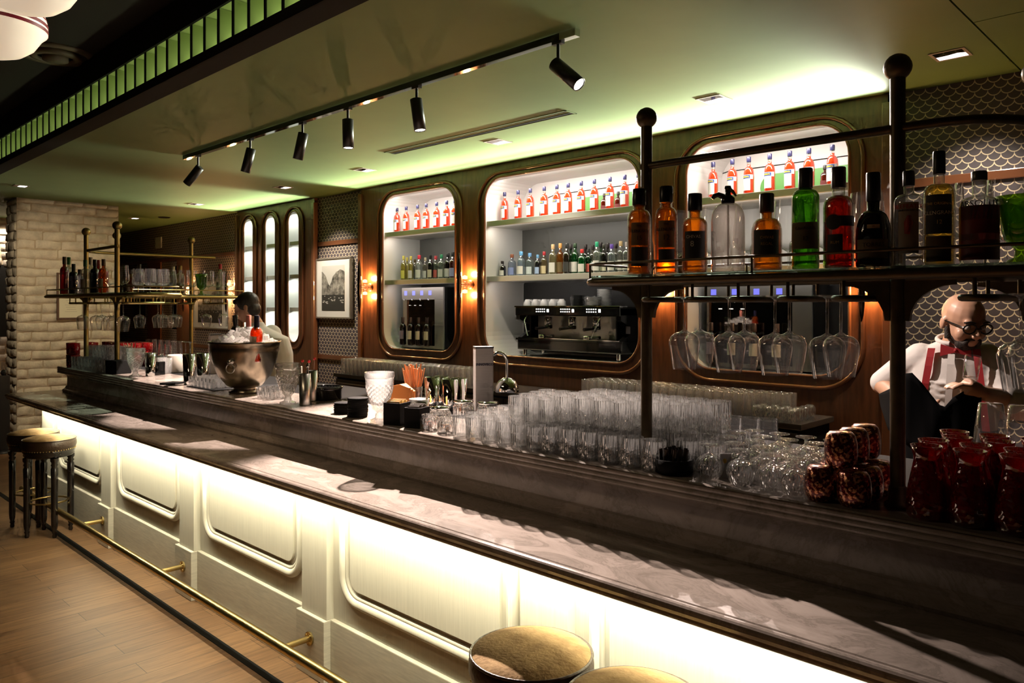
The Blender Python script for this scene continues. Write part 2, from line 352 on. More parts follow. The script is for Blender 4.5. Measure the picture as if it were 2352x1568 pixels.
# green ceiling reflection painted on the upper back, middle and right niche
greyback = pmat('grey_back_sheet', (0.11, 0.11, 0.10), 0.4)
darkback = pmat('dark_back_sheet', (0.028, 0.027, 0.026), 0.5)
for i, (a, b) in enumerate(NICHES): MB().prismy(rrect(a + 0.02, b - 0.02, ZN0 + 0.02, ZS1 - 0.052, 0.02), YP + ND - 0.012, YP + ND - 0.003).build('lower_back_sheet', darkback, NT[i])
greenrefl = pmat('green_reflection_paint', (0.10, 0.30, 0.07), 0.4)
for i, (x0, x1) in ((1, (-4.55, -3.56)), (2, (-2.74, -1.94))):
    MB().prismy(rrect(x0, x1, ZS2 + 0.002, ZS2 + 0.2, 0.1), YP + ND - 0.02, YP + ND - 0.004).build('green_reflection', greenrefl, NT[i])
    MB().tube([(x0 - 0.5, YP + ND - 0.006, ZS2 + 0.02), (x0 - 0.47, YP + ND - 0.006, ZS2 + 0.16), (x0 - 0.40, YP + ND - 0.006, ZS2 + 0.24), (x0 - 0.28, YP + ND - 0.006, ZS2 + 0.265), (x1, YP + ND - 0.006, ZS2 + 0.265)], 0.003, 6).build('cable', MT['matt'], NT[i])
MB().box(NICHES[1][0] + 0.002, NICHES[1][1] - 0.002, YP + ND - 0.012, YP + ND - 0.003, ZS1 + 0.002, ZS2 - 0.052).build('back_sheet', greyback, NT[1])
MB().box(NICHES[0][0] + 0.002, NICHES[0][1] - 0.002, YP + ND - 0.012, YP + ND - 0.003, ZS1 + 0.002, ZS2 - 0.052).build('back_sheet', greyback, NT[0])
# ---------------------------------------------------------------- cove of green baffles at the soffit's edge
cv = thing('baffle_cove', 'long cove of upright green baffles along the soffit edge, lit from inside', 'ceiling cove')
XL, XR = -15.5, 1.5
MB().box(XL, XR, 1.80, 1.93, ZC - 0.012, ZC + 0.03).box(XL, XR, 1.795, 1.803, ZC - 0.012, ZC + 0.042).build('bottom_rail', MT['matt'], cv)
MB().box(XL, XR, 2.10, 2.11, ZC + 0.031, 3.41).build('back_board', MT['fin'], cv)
MB().box(XL, XR, 1.80, 2.099, 3.235, 3.25).build('top_board', MT['fin'], cv)
MB().box(XL, XR, 1.785, 1.80, 3.225, 3.41).build('fascia', MT['matt'], cv)
finm = MB().box(-0.004, 0.004, 1.806, 2.095, ZC + 0.031, 3.232).mesh('baffle', MT['fin'])
edgem = MB().box(-0.010, 0.010, 1.800, 1.806, ZC + 0.031, 3.232).mesh('baffle_edge', MT['matt'])
x = -2.4
while x > -15.2:
    f = part('baffle', finm, cv, (x, 0, 0)); part('edge_strip', edgem, f); x -= 0.166
# ---------------------------------------------------------------- ceiling fittings
tr = thing('track_light_rail', 'black lighting track across the green ceiling', 'lighting track')
YT = 2.84
xt0, xt1 = xa(430, YT), xa(1308, YT)
MB().box(xt0, xt1, YT - 0.018, YT + 0.018, ZC - 0.035, ZC - 0.001).build('rail', MT['gloss'], tr)
for x in (xt0, (xt0 + xt1) / 2, xt1): MB().box(x - 0.05, x + 0.05, YT - 0.0185, YT + 0.0185, ZC - 0.036, ZC - 0.001).build('connector', MT['chrome'] if x == xt1 else MT['gloss'], tr)
spotglow = emat('spot_lens', (1.0, 0.86, 0.74), 14)
spotdim = emat('spot_lens_side', (1.0, 0.86, 0.74), 3)
# (column, pitch away from straight down, heading, label)
SPOTS = [(455, 42, -2.55, 'leftmost black track spotlight, tilted steeply to the left', 0), (575, 16, -2.6, 'second black track spotlight from the left, leaning slightly left', 0), (695, 14, -2.7, 'third black track spotlight from the left, leaning slightly left', 1),
         (799, 2, 0, 'fourth black track spotlight from the left, hanging straight down', 1), (957, 8, 0.5, 'fifth black track spotlight, hanging almost straight with lit lens', 1), (1282, 48, 0.15, 'rightmost black track spotlight, turned right with a glaring lens', 1)]
SPOT_AIM = []
for u, pit, hd, lb, lit in SPOTS:
    x = xa(u, YT); t = thing('track_spotlight', lb, 'spotlight', (x, YT, ZC - 0.036), 0, 'spotlights on the ceiling track')
    MB().cyl(0, 0, -0.10 if pit < 30 else -0.13, 0, 0.008).box(-0.03, 0.03, -0.014, 0.014, -0.012, 0.0).build('stem', MT['black'], t)
    # image-right is mostly +X,+Y here; heading 0 leans towards +X
    ax = Vector((math.sin(math.radians(pit)) * math.cos(hd), math.sin(math.radians(pit)) * math.sin(hd), -math.cos(math.radians(pit))))
    q = Vector((0, 0, 1)).rotation_difference(ax).to_matrix().to_4x4()
    top = Vector((0, 0, -0.10 if pit < 30 else -0.12)); L = 0.19
    M = Matrix.Translation(top - ax * 0.03) @ q
    b = MB(); b.lathe([(0.0001, 0.0), (0.028, 0.0), (0.036, 0.004), (0.036, L), (0.031, L), (0.031, L - 0.012)], 20, M, cap=False); b.build('barrel', MT['black'], t)
    MB().lathe([(0.0001, L - 0.004), (0.0308, L - 0.004)], 20, M, cap=False).build('lens', spotglow if lit else spotdim, t)
    SPOT_AIM.append((Vector((x, YT, ZC - 0.036)) + top + ax * (L + 0.01), ax, lit))
# slot diffuser
YD = 4.03; xd0, xd1 = xa(895, YD), xa(1312, YD)
sd = thing('slot_diffuser', 'long narrow air slot let into the green ceiling', 'air vent')
MB().box(xd0, xd1, YD - 0.06, YD - 0.048, ZC - 0.004, ZC + 0.001).box(xd0, xd1, YD + 0.048, YD + 0.06, ZC - 0.004, ZC + 0.001).box(xd0, xd0 + 0.012, YD - 0.06, YD + 0.06, ZC - 0.004, ZC + 0.001).box(xd1 - 0.012, xd1, YD - 0.06, YD + 0.06, ZC - 0.004, ZC + 0.001).build('frame', MT['green'], sd)
MB().box(xd0 + 0.012, xd1 - 0.012, YD - 0.046, YD - 0.034, ZC - 0.003, ZC - 0.001).box(xd0 + 0.012, xd1 - 0.012, YD + 0.012, YD + 0.046, ZC - 0.003, ZC - 0.001).build('slot', MT['matt'], sd)
# square recessed downlights
dl_frame = pmat('downlight_trim', (0.42, 0.36, 0.34), 0.4); dl_emit = emat('downlight_reflector', (1.0, 0.80, 0.82), 3.0)
DL = [(2183, 4.5, 'square recessed downlight at the right end of the green ceiling'), (1640, 4.42, 'square recessed downlight above the right display niche'), (1144, 4.36, 'square recessed downlight beside the air slot'), (838, 4.36, 'square recessed downlight above the framed harbour picture'), (650, 4.36, 'square recessed downlight above the slim arched niches'), (451, 4.3, 'small square downlight over the far end of the wall')]
for u, y, lb in DL:
    x = xa(u, y); t = thing('recessed_downlight', lb, 'downlight', (x, y, ZC), 0, 'square downlights near the back wall'); a = 0.085; i = 0.07
    m = MB()
    for q in ((-a, a, -a, -i), (-a, a, i, a), (-a, -i, -i, i), (i, a, -i, i)): m.box(q[0], q[1], q[2], q[3], -0.004, 0.0)
    m.build('trim_ring', dl_frame, t)
    MB().box(-i, i, -i, i * 0.15, -0.0020, -0.0005).build('baffle_shade', MT['gloss'], t)
    MB().prismz([(-i, i), (i, i), (i, i * 0.15), (i * 0.5, -i * 0.1), (-i * 0.2, i * 0.1), (-i, i * 0.15)], -0.0026, -0.0008).build('reflector', dl_emit, t)
for u, v, lb in ((308, 501, 'small lit slit downlight right of the brick pillar'), (48, 427, 'small lit slit downlight left of the brick pillar')):
    d = (ZC - H) * F / (CY - v); tt = (u - CX) / F; X, Y = d * (CS * tt - SN), d * (CS + SN * tt)
    t = thing('slit_downlight', lb, 'downlight', (X, Y, ZC)); MB().box(-0.07, 0.07, -0.07, 0.07, -0.003, 0).build('trim_ring', dl_frame, t)
    MB().box(-0.05, 0.05, -0.02, 0.05, -0.0045, -0.003).build('reflector', emat('slit_reflector', (1, 0.9, 0.92), 5), t)
tag(MB().lathe([(0.0001, -0.012), (0.07, -0.012), (0.09, 0)], 24, Matrix.Translation((xa(377, 4.6), 4.6, ZC))).build('ceiling_speaker', MT['matt']), 'round black ceiling speaker near the far back wall', 'speaker')
# round air diffuser on the dark ceiling
rv = thing('round_diffuser', 'round ringed air diffuser on the dark ceiling beyond the pendants', 'air vent', (-5.96, 1.60, 3.42))
dimm = pmat('brown_painted_metal', (0.10, 0.075, 0.045), 0.6)
MB().lathe([(0.25, 0), (0.25, -0.015), (0.20, -0.02), (0.19, -0.005)], 40, cap=False).build('outer_ring', dimm, rv)
MB().lathe([(0.16, -0.01), (0.16, -0.03), (0.12, -0.04), (0.11, -0.02)], 40, cap=False).build('middle_ring', dimm, rv)
MB().lathe([(0.08, -0.02), (0.08, -0.05), (0.001, -0.055)], 30, cap=False).build('centre_cone', dimm, rv)
# corrugated duct
pts = [(x_ * 0.12, 0.98, 3.26) for x_ in range(-120, -8)]
tag(MB().tube(pts, [0.155 if i % 2 else 0.150 for i in range(len(pts))], 24).build('ceiling_duct', dimm), 'dim corrugated air duct running along the dark ceiling', 'duct')
# opal pendants with red bands
def pendant(x, y, zb, lb):
    t = thing('globe_pendant', lb, 'pendant lamp', (x, y, zb), 0, 'opal glass pendants with red bands')
    og = pmat('opal_glass', (0.85, 0.8, 0.7), 0.25, emit=(1.0, 0.80, 0.58), estr=0.5)
    rb = pmat('red_band', (0.16, 0.004, 0.012), 0.35, emit=(0.3, 0.0, 0.02), estr=0.10)
    prof = [(0.001, 0), (0.05, 0.004), (0.09, 0.018), (0.125, 0.045), (0.150, 0.085), (0.165, 0.10), (0.165, 0.128), (0.158, 0.16), (0.13, 0.20), (0.09, 0.235), (0.06, 0.26), (0.055, 0.30)]
    MB().lathe(prof, 40, cap=False).build('shade', og, t)
    for za_, zb_, ra, rb_ in ((0.100, 0.112, 0.1665, 0.1665), (0.119, 0.131, 0.1665, 0.166), (0.145, 0.151, 0.1635, 0.162)):
        MB().lathe([(ra, za_), (rb_, zb_)], 40, cap=False).build('band', rb, t)
    MB().lathe([(0.06, 0.30), (0.06, 0.34), (0.02, 0.36), (0.012, 0.38), (0.012, 3.42 - zb)], 16).build('gallery_and_stem', MT['bronze'], t)
    return t
pendant(-3.16, 0.655, 2.545, 'opal globe pendant with dark red bands, behind the nearer globe')
pendant(-2.64, 0.625, 2.555, 'opal globe pendant cut by the top edge, nearest the camera')
# ---------------------------------------------------------------- brick pillar and far brick wall
def bricks(m, org, du, dv_z, width, h, course, length, depth, rng, skip=None):
    """rough bricks on a face: org corner, du unit direction along the face; bricks stick out along dn"""
    dn = Vector((du.y, -du.x, 0)); z = 0.0; row = 0
    while z < h - 0.02:
        ch = course * rng.uniform(0.88, 1.1); x = -length * (0.5 if row % 2 else 0.0) * rng.uniform(0.8, 1.1)
        while x < width:
            ln = length * rng.uniform(0.75, 1.25); a, b = max(0, x), min(width, x + ln)
            if b - a > 0.03 and not (skip and skip((a + b) / 2, z + ch / 2)):
                g = 0.006; nx = 5; nz = 3; zz1 = min(z + ch, h)
                vs = []; fs = []; dd = depth * rng.uniform(0.55, 1.2); ph = rng.uniform(0, 6)
                for j in range(nz + 1):
                    for i in range(nx + 1):
                        fx, fz = i / nx, j / nz; ed = min(fx, 1 - fx) * nx; ez = min(fz, 1 - fz) * nz
                        o = dd * (1 if ed > 0.5 and ez > 0.5 else 0.0) + rng.uniform(-0.004, 0.004) * (1 if ed > 0 else 0)
                        jx = rng.uniform(-0.006, 0.006); jz = 0.008 * math.sin(ph + fx * 5) + rng.uniform(-0.003, 0.003)
                        px = a + g + (b - a - 2 * g) * (fx if 0 < i < nx else fx) + (jx if 0 < i < nx else 0)
                        if i == 1: px = a + g + 0.02
                        if i == nx - 1: px = b - g - 0.02
                        pz = z + g + (zz1 - z - 2 * g) * fz
                        if j == 1: pz = z + g + 0.016
                        if j == nz - 1: pz = zz1 - g - 0.016
                        p = org + du * px + dn * max(o, -0.002) + Vector((0, 0, pz + (jz if z + ch < h - 0.02 else 0)))
                        vs.append(p)
                for j in range(nz):
                    for i in range(nx): q = j * (nx + 1) + i; fs.append((q, q + 1, q + nx + 2, q + nx + 1))
                m.add(vs, fs, True)
            x += ln
        z += ch; row += 1
XB, YB0, YB1 = -10.88, 2.50, 3.67
pl = thing('brick_pillar', 'rough whitewashed brick pillar behind the far end of the bar', 'pillar', (0, 0, 0))
m = MB(); rng = random.Random(3)
bricks(m, Vector((XB, YB0, 0)), Vector((0, 1, 0)), None, YB1 - YB0, ZC, 0.115, 0.36, 0.022, rng)
bricks(m, Vector((XB - 0.45, YB0, 0)), Vector((1, 0, 0)), None, 0.45, ZC, 0.115, 0.30, 0.022, rng)
m.build('brick_facing', MT['brick'], pl)
MB().box(XB - 0.45, XB, YB0, YB1, 0, ZC).build('core', MT['mortar'], pl)
XF = -13.6
m = MB(); rng = random.Random(5)
arch = lambda a, z: (((a - 5.05) ** 2 + max(0, z - 1.7) ** 2) < 0.62 ** 2 and z > 1.2) or (abs(a - 5.05) < 0.62 and 1.2 < z <= 1.7)
bricks(m, Vector((XF, -2.0, 0)), Vector((0, 1, 0)), None, 6.5, ZC, 0.12, 0.34, 0.03, rng, arch)
struct(m.build('wall_brick', MT['brickgrey']))
struct(MB().box(XF - 0.1, XF, -2.0, 4.5, 0, ZC).build('wall_far', MT['mortar']))
struct(MB().prismx([(3.05 + 0.61 * math.cos(a * math.pi / 12), 1.7 + 0.61 * math.sin(a * math.pi / 12)) for a in range(13)] + [(2.44, 1.21), (3.66, 1.21)], XF + 0.0, XF + 0.012).build('trim_20', MT['matt']))  # flat black sheet painted for the darkness inside the arched recess
# ================================================================ the bar
X0, X1 = -7.337, 1.0
YF = 1.906
ZT, ZL = 0.951, 1.1625
bar = thing('bar_counter', 'long cream panelled bar front with pilasters, lit from under its top', 'bar counter')
MB().box(X0, X1, YF, 2.02, 0.0, 0.90).build('carcass', MT['cream'], bar)
# pilasters from the photo's columns (left edge, right edge) of the shaft
PIL = [(106, 121), (232, 254), (412, 445), (693, 750), (1194, 1304)]
edges = [(xa(a, 1.868), xa(b, 1.868)) for a, b in PIL]
step = edges[4][0] - edges[3][0]
edges += [(edges[4][0] + step * k, edges[4][1] + step * k) for k in (1, 2)]
edges[0] = (X0 + 0.005, edges[0][1])
for a, b in edges:
    if a > X1 - 0.3: continue
    p = MB().rbox(a, b, 1.868, YF + 0.004, 0.276, 0.90, 0.004).build('pilaster', MT['cream'], bar)
    MB().rbox(a - 0.022, b + 0.004, 1.851, YF + 0.004, 0.0, 0.279, 0.004).build('base_block', MT['plinthpaint'], p)
for i in range(len(edges) - 1):
    a, b = edges[i][1], min(edges[i + 1][0], X1 - 0.02)
    if b - a < 0.2: continue
    p = MB().rbox(a + 0.004, b - 0.022, 1.885, YF + 0.004, 0.02, 0.28, 0.004).rbox(a + 0.004, b - 0.022, 1.872, YF, 0.0, 0.05, 0.003).build('plinth_board', MT['plinthpaint'], bar)
    mg = 0.085
    lo = rrect(a + mg, b - mg * 0.7, 0.395, 1.2, 0.11, 10)
    lo = [(x, min(z, 0.898)) for x, z in lo]
    pn = MB().tube([(x, YF - 0.004, z) for x, z in lo], 0.021, 10, True).tube([(x, YF, z) for x, z in rrect(a + mg + 0.024, b - mg * 0.7 - 0.024, 0.419, 0.898, 0.09, 10)], 0.012, 8, True).build('panel_moulding', MT['cream'], bar)
    ins = 0.062
    MB().prismy(rrect(a + mg + ins, b - mg * 0.7 - ins, 0.452, 0.895, 0.055), YF - 0.014, YF + 0.002).build('raised_panel', MT['cream'], bar)
# marble top, upstand and raised ledge
def arcpts(c, r, a0, a1, n): return [(c[0] + r * math.cos(math.radians(a0 + (a1 - a0) * k / n)), c[1] + r * math.sin(math.radians(a0 + (a1 - a0) * k / n))) for k in range(n + 1)]
ct = thing('marble_countertop', 'grey veined marble counter with a stepped raised ledge behind it', 'countertop')
XE = -7.43
low = [(2.06, ZT), (1.652, ZT)] + arcpts((1.640, ZT - 0.018), 0.018, 60, 180, 6) + [(1.628, ZT - 0.026), (1.632, ZT - 0.031)] + arcpts((1.645, ZT - 0.036), 0.012, 160, 270, 4) + [(1.70, ZT - 0.048), (2.06, ZT - 0.048)]
MB().prismx(low, XE, X1).build('lower_top', MT['marble'], ct)
ris = [(2.06, ZT), (2.0, ZT + 0.0005), (1.996, ZT + 0.012), (2.0, ZT + 0.022), (2.012, ZT + 0.028), (2.022, ZT + 0.038), (2.024, ZT + 0.048), (2.034, ZT + 0.053), (2.036, 1.075), (2.030, 1.088), (2.016, 1.098), (2.012, 1.106), (2.06, 1.106)]
MB().prismx(ris, -7.25, X1).build('upstand', MT['marble'], ct)
reed = [(2.02, ZL - 0.056), (1.992, ZL - 0.056)]
for k in range(3):
    c = (1.986, ZL - 0.047 + k * 0.0165); reed += arcpts(c, 0.0085, -80, -280, 6)
reed += [(1.978, ZL - 0.004), (1.984, ZL), (2.36, ZL), (2.36, ZL - 0.04), (2.06, ZL - 0.04)]
MB().prismx(reed, -7.32, X1).build('raised_ledge', MT['marble'], ct)
MB().rbox(-7.32, X1, 2.361, 2.80, ZL - 0.04, ZL, 0.002).build('rubber_mat_strip', MT['matt'], ct)
MB().box(-7.30, -6.62, 2.81, 3.75, 0.0, 0.89).build('return_carcass', MT['wood'], bar)
MB().rbox(-7.32, -6.60, 2.802, 3.77, ZL - 0.04, ZL, 0.006).build('return_ledge', MT['marble'], ct)
MB().box(-7.2, X1, 2.06, 2.78, 0.0, 0.89).build('work_side', MT['matt'], bar)
# brass foot rail
fr = thing('foot_rail', 'brass foot rail along the base of the bar', 'foot rail')
MB().tube([(-7.3, 1.714, 0.175), (X1, 1.714, 0.175)], 0.021, 16).build('rail', MT['brass'], fr)
for a, b in edges:
    x = (a + b) / 2 - 0.004
    if x > X1 - 0.3: continue
    br = MB().tube([(x, 1.72, 0.175), (x, 1.851, 0.175)], 0.014, 12).build('bracket', MT['brass'], fr)
    fl = MB().tube([(x, 1.842, 0.175), (x, 1.8505, 0.175)], 0.031, 20)
    for q in range(4): fl.ball((x + 0.022 * math.cos(q * 1.571 + 0.785), 1.841, 0.175 + 0.022 * math.sin(q * 1.571 + 0.785)), 0.004, 6)
    fl.build('flange', MT['brass'], br)
# back counter under the niches
YK = 4.52
bc = thing('back_counter', 'dark back counter under the walnut wall', 'counter')
xk0, xk1 = -7.05, -1.97
MB().rbox(xk0, xk1, YK, 5.018, 0.925, 0.962, 0.004).build('worktop', pmat('dark_stone', (0.05, 0.045, 0.04), 0.2), bc)
MB().box(xk0 + 0.03, xk1 - 0.03, YK + 0.03, 5.015, 0.0, 0.925).build('carcass', MT['matt'], bc)
ff = pmat('fridge_front', (0.035, 0.03, 0.026), 0.3)
nx = 8
for k in range(nx):
    a = xk0 + 0.03 + (xk1 - xk0 - 0.06) * k / nx; b = a + (xk1 - xk0 - 0.06) / nx
    d = MB().rbox(a + 0.004, b - 0.004, YK + 0.012, YK + 0.03, 0.1, 0.905, 0.003).build('door', ff, bc)
    MB().box(a + 0.05, b - 0.05, YK + 0.002, YK + 0.012, 0.86, 0.872).build('handle', MT['steel'], d)
# ================================================================ glass racks over the bar
def arcp(c, r, a0, a1, n=6): return [(c[0] + r * math.cos(math.radians(a0 + (a1 - a0) * k / n)), c[1] + r * math.sin(math.radians(a0 + (a1 - a0) * k / n))) for k in range(n + 1)]
def rack(name, label, poles, outline, tubepath, rails, hooks, metal):
    t = thing(name, label, 'glass rack')
    zs = 1.776
    for x, y in poles:
        p = MB().cyl(x, y, ZL + 0.0005, 2.27, 0.0185, 20).build('pole', metal, t)
        MB().ball((x, y, 2.295), 0.0345, 20).build('ball_finial', metal, p)
        MB().lathe([(0.032, ZL + 0.0005), (0.032, ZL + 0.008), (0.023, ZL + 0.014), (0.022, ZL + 0.05), (0.0186, ZL + 0.054)], 20, Matrix.Translation((x, y, 0)), cap=False).build('base_collar', metal, p)
        for sg in (-1, 1):      # curved gussets under the shelf
            q = [(x + sg * 0.018, 1.64), (x + sg * 0.018, 1.744), (x + sg * 0.135, 1.744), (x + sg * 0.135, 1.732)] + [(x + sg * (0.135 - 0.105 * math.sin(a * math.pi / 12)), 1.64 + 0.092 * math.cos(a * math.pi / 12)) for a in range(1, 7)]
            if sg < 0: q = q[::-1]
            MB().prismy(q, y - 0.008, y + 0.008).build('bracket', metal, p)
    MB().prismz(outline, zs - 0.012, zs - 0.0005).build('glass_shelf', MT['shelfglass'], t)
    n = len(outline); m = MB(); c = Vector((0, 0))
    m.tube([(x, y, zs - 0.020) for x, y in outline], 0.013, 8, True)
    m.build('shelf_rim', metal, t)
    MB().tube(tubepath, 0.0125, 12).build('upper_tube', metal, t)
    for rl in rails:
        m = MB().tube(rl, 0.0042, 8)
        for i in range(0, len(rl), max(1, len(rl) // 4)): m.tube([(rl[i][0], rl[i][1], zs - 0.01), rl[i]], 0.0035, 6)
        m.build('guard_rail', metal, t)
    for (x, y0, y1, al) in hooks:      # looped hangers; al = axis
        w = 0.035
        if al == 'y': lp = [(x - w, y1, 1.698), (x - w, y0 + w, 1.698)] + [(x - w * math.cos(a * math.pi / 8), y0 + w - w * math.sin(a * math.pi / 8), 1.698) for a in range(1, 8)] + [(x + w, y0 + w, 1.698), (x + w, y1, 1.698)]
        else: lp = [(y1, x - w, 1.698), (y0 - w, x - w, 1.698)] + [(y0 - w + w * math.sin(a * math.pi / 8), x - w * math.cos(a * math.pi / 8), 1.698) for a in range(1, 8)] + [(y0 - w, x + w, 1.698), (y1, x + w, 1.698)]
        m = MB().tube(lp, 0.0085, 8)
        for q in (lp[0], lp[-1], lp[len(lp) // 2]): m.tube([q, (q[0], q[1], 1.745)], 0.005, 6)
        m.build('hanger_loop', metal, t)
    return t
def rounded(poly, r, n=5):
    out = []; N = len(poly)
    for i in range(N):
        p, a, b = Vector(poly[i]), Vector(poly[i - 1]), Vector(poly[(i + 1) % N])
        d1, d2 = (a - p).normalized() * r, (b - p).normalized() * r
        for k in range(n + 1):
            s = k / n; out.append(tuple((p + d1) * (1 - s) ** 2 + 2 * p * s * (1 - s) + (p + d2) * s * s))
    return out
YR = 2.115
XP1, XP2 = xa(1485, YR), xa(2062, YR)
hang_x = [xa(u, 2.08) for u in (1572, 1675, 1780, 1900)]
hx = [(hang_x[0] * 3 - hang_x[1]) / 2] + [(hang_x[i] + hang_x[i + 1]) / 2 for i in range(3)] + [(3 * hang_x[3] - hang_x[2]) / 2]
xr = xa(2345, 2.08)
zt_ = 2.137
outl = rounded([(-1.60, 1.97), (-0.12, 1.97), (-0.12, 3.1), (-0.5, 3.1), (-0.5, 2.34), (-1.60, 2.34)], 0.09)
tb = [(XP1 - 0.02, YR, zt_), (-0.60, YR, zt_)] + [(-0.60 + 0.2 * math.sin(a * math.pi / 12), YR + 0.2 - 0.2 * math.cos(a * math.pi / 12), zt_) for a in range(1, 7)] + [(-0.40, 3.0, zt_)]
rl = [[(-1.60 + 0.005, 2.30, 1.815), (-1.60 + 0.005, 2.10, 1.815), (-1.585, 2.0, 1.815), (-1.54, 1.978, 1.815), (-1.0, 1.975, 1.815), (-0.6, 1.975, 1.815), (-0.2, 1.975, 1.815), (-0.13, 2.02, 1.815), (-0.125, 2.4, 1.815)],
      [(-1.58, 2.335, 1.815), (-1.2, 2.335, 1.815), (-0.8, 2.335, 1.815), (-0.52, 2.335, 1.815)]]
rack('glass_rack', 'dark bronze bottle rack standing on the bar in the right foreground', [(XP1, YR), (XP2, YR), (-0.42, 2.42)], outl, tb, rl, [(x, 2.0, 2.28, 'y') for x in hx] + [((xr + 0.07), 2.0, 2.28, 'y'), ((xr - 0.075), 2.0, 2.28, 'y')], MT['bronze'])
outl2 = rounded([(-7.70, 1.97), (-5.60, 1.97), (-5.60, 2.34), (-6.78, 2.34), (-6.78, 3.42), (-7.70, 3.42)], 0.1)
LP = [(xa(269, YR), YR), (xa(198, YR), YR), (-7.22, 2.42), (-7.22, 3.08)]
tb2 = [(LP[0][0] + 0.03, YR, zt_), (-6.95, YR, zt_)] + [(-6.95 - 0.25 * math.sin(a * math.pi / 12), YR + 0.25 - 0.25 * math.cos(a * math.pi / 12), zt_) for a in range(1, 7)] + [(-7.20, 3.3, zt_)]
rl2 = [[(-7.69, 2.3, 1.815), (-7.69, 2.05, 1.815), (-7.62, 1.98, 1.815), (-6.8, 1.975, 1.815), (-6.2, 1.975, 1.815), (-5.68, 1.975, 1.815), (-5.61, 2.02, 1.815), (-5.605, 2.3, 1.815)], [(-6.785, 2.4, 1.815), (-6.785, 2.8, 1.815), (-6.785, 3.38, 1.815)]]
hk2 = [(x, 2.0, 2.28, 'y') for x in (-7.05, -6.9, -6.6, -6.45, -6.0, -5.85)] + [(y, -6.80, -7.15, 'x') for y in (2.46, 2.6, 2.75, 2.9, 3.2)]
rack('glass_rack', 'brass bottle rack at the far left end of the bar', LP, outl2, tb2, rl2, hk2, MT['olive'])
# ---------------------------------------------------------------- stemware
def wine_mb(h=0.226, rb=0.048, rf=0.036, stem=0.112, rim=0.036):
    k = h / 0.233
    return MB().lathe([(rf, 0), (rf, 0.002), (rf * 0.4, 0.006), (0.0042, 0.012), (0.0036, 0.04 * k), (0.0042, (stem - 0.006) * k), (rb * 0.35, (stem + 0.003) * k), (rb * 0.66, (stem + 0.007) * k), (rb * 0.90, (stem + 0.018) * k), (rb, (stem + 0.033) * k), (rb * 0.99, (stem + 0.046) * k), (rim, h)], 26, cap=False)
WINE = wine_mb().mesh('wine_glass', MT['glass'])
WINE_T = wine_mb(0.222, 0.052, 0.037, 0.075, 0.042).mesh('large_wine_glass', MT['glass'])
inv = lambda me_mb: me_mb
WI = MB(); b_ = wine_mb(); WI.add([(x, y, -z) for x, y, z in b_.v], [tuple(reversed(f)) for f in b_.f], True); WINE_I = WI.mesh('hanging_wine_glass', MT['glass'])
for i, x in enumerate(hang_x + [xr]):
    for j, y in enumerate((2.08, 2.165)):
        lb = '%s hanging wine glass from the left in the %s row, near rack' % (ordinal(i), 'front' if j == 0 else 'back')
        mesh_thing('wine_glass', WINE_I, (x + 0.004 * j, y, 1.7085), lb, 'wine glass', 'wine glasses hanging under the near rack')
k = 0
for u in (1556, 1640, 1722, 1812, 1900, 1990, 2045, 2170, 2235, 2310):
    mesh_thing('wine_glass', WINE_T, (xa(u, 2.26), 2.26, 1.7765), '%s large wine glass from the left, upright behind the bottles on the near rack' % ordinal(k), 'wine glass', 'upright wine glasses on the near rack'); k += 1
# hanging in the far rack, upright on the far rack
k = 0
for x in (-7.0, -6.82, -6.66, -6.52, -6.36): 
    mesh_thing('wine_glass', WINE_I, (x, 2.08 if k % 2 == 0 else 2.17, 1.7085), '%s wine glass hanging in front of the brick pillar, far rack' % ordinal(k), 'wine glass', 'wine glasses hanging under the far rack'); k += 1
mesh_thing('wine_glass', WINE_I, (xa(283, 2.1), 2.1, 1.7085), 'wine glass hanging just right of the bright brass pole', 'wine glass', 'wine glasses hanging under the far rack')
k = 0
for u in (321, 363, 374, 398, 406, 474, 513):
    X = -6.95; mesh_thing('wine_glass', WINE_I, (X, yx(u, X), 1.7085), '%s wine glass from the left hanging under the return of the far rack' % ordinal(k), 'wine glass', 'wine glasses hanging under the far rack'); k += 1
for u, X, lb in ((252, None, 'upright wine glass just left of the bright brass pole'), (281, None, 'large upright wine glass just right of the bright brass pole')):
    mesh_thing('wine_glass', WINE_T, (xa(u, 2.2), 2.2, 1.7765), lb, 'wine glass', 'upright wine glasses on the far rack')
k = 0
for u in (318, 345, 360, 376, 392, 424, 440, 478, 500, 524):
    X = -6.98 + 0.1 * (k % 2); mesh_thing('wine_glass', WINE_T, (X, yx(u, X), 1.7765), '%s upright wine glass from the left on the return of the far rack' % ordinal(k), 'wine glass', 'upright wine glasses on the far rack'); k += 1
# ---------------------------------------------------------------- bottles
def shoulder(r, rn, z0, z1, n=6): return [(rn + (r - rn) * math.cos(math.pi / 2 * k / n) ** 0.9, z0 + (z1 - z0) * math.sin(math.pi / 2 * k / n)) for k in range(n + 1)]
def bprof(h, r, rn, hb, hs): return [(r * 0.8, 0), (r * 0.97, 0.003), (r, 0.010), (r, hb)] + shoulder(r, rn, hb, hs)[1:] + [(rn, h)]
def caplathe(h, ch, rc): return MB().lathe([(rc, h - ch), (rc * 1.03, h - ch + 0.002), (rc * 1.03, h - 0.003), (rc * 0.93, h)], 16)
_gm = {}
def gm(key, **kw):
    if key not in _gm: _gm[key] = glassmat(key, **kw)
    return _gm[key]
_pm = {}
def pm(col, rough=0.4, metal=0.0):
    k = (col, rough, metal)
    if k not in _pm: _pm[k] = pmat('paint_%d' % len(_pm), col, rough, metal)
    return _pm[k]
AMB = dict(tint=(0.95, 0.46, 0.07), milk=0.10, milkcol=(0.9, 0.28, 0.03), edge=0.3)
BL = (0.010, 0.010, 0.012)
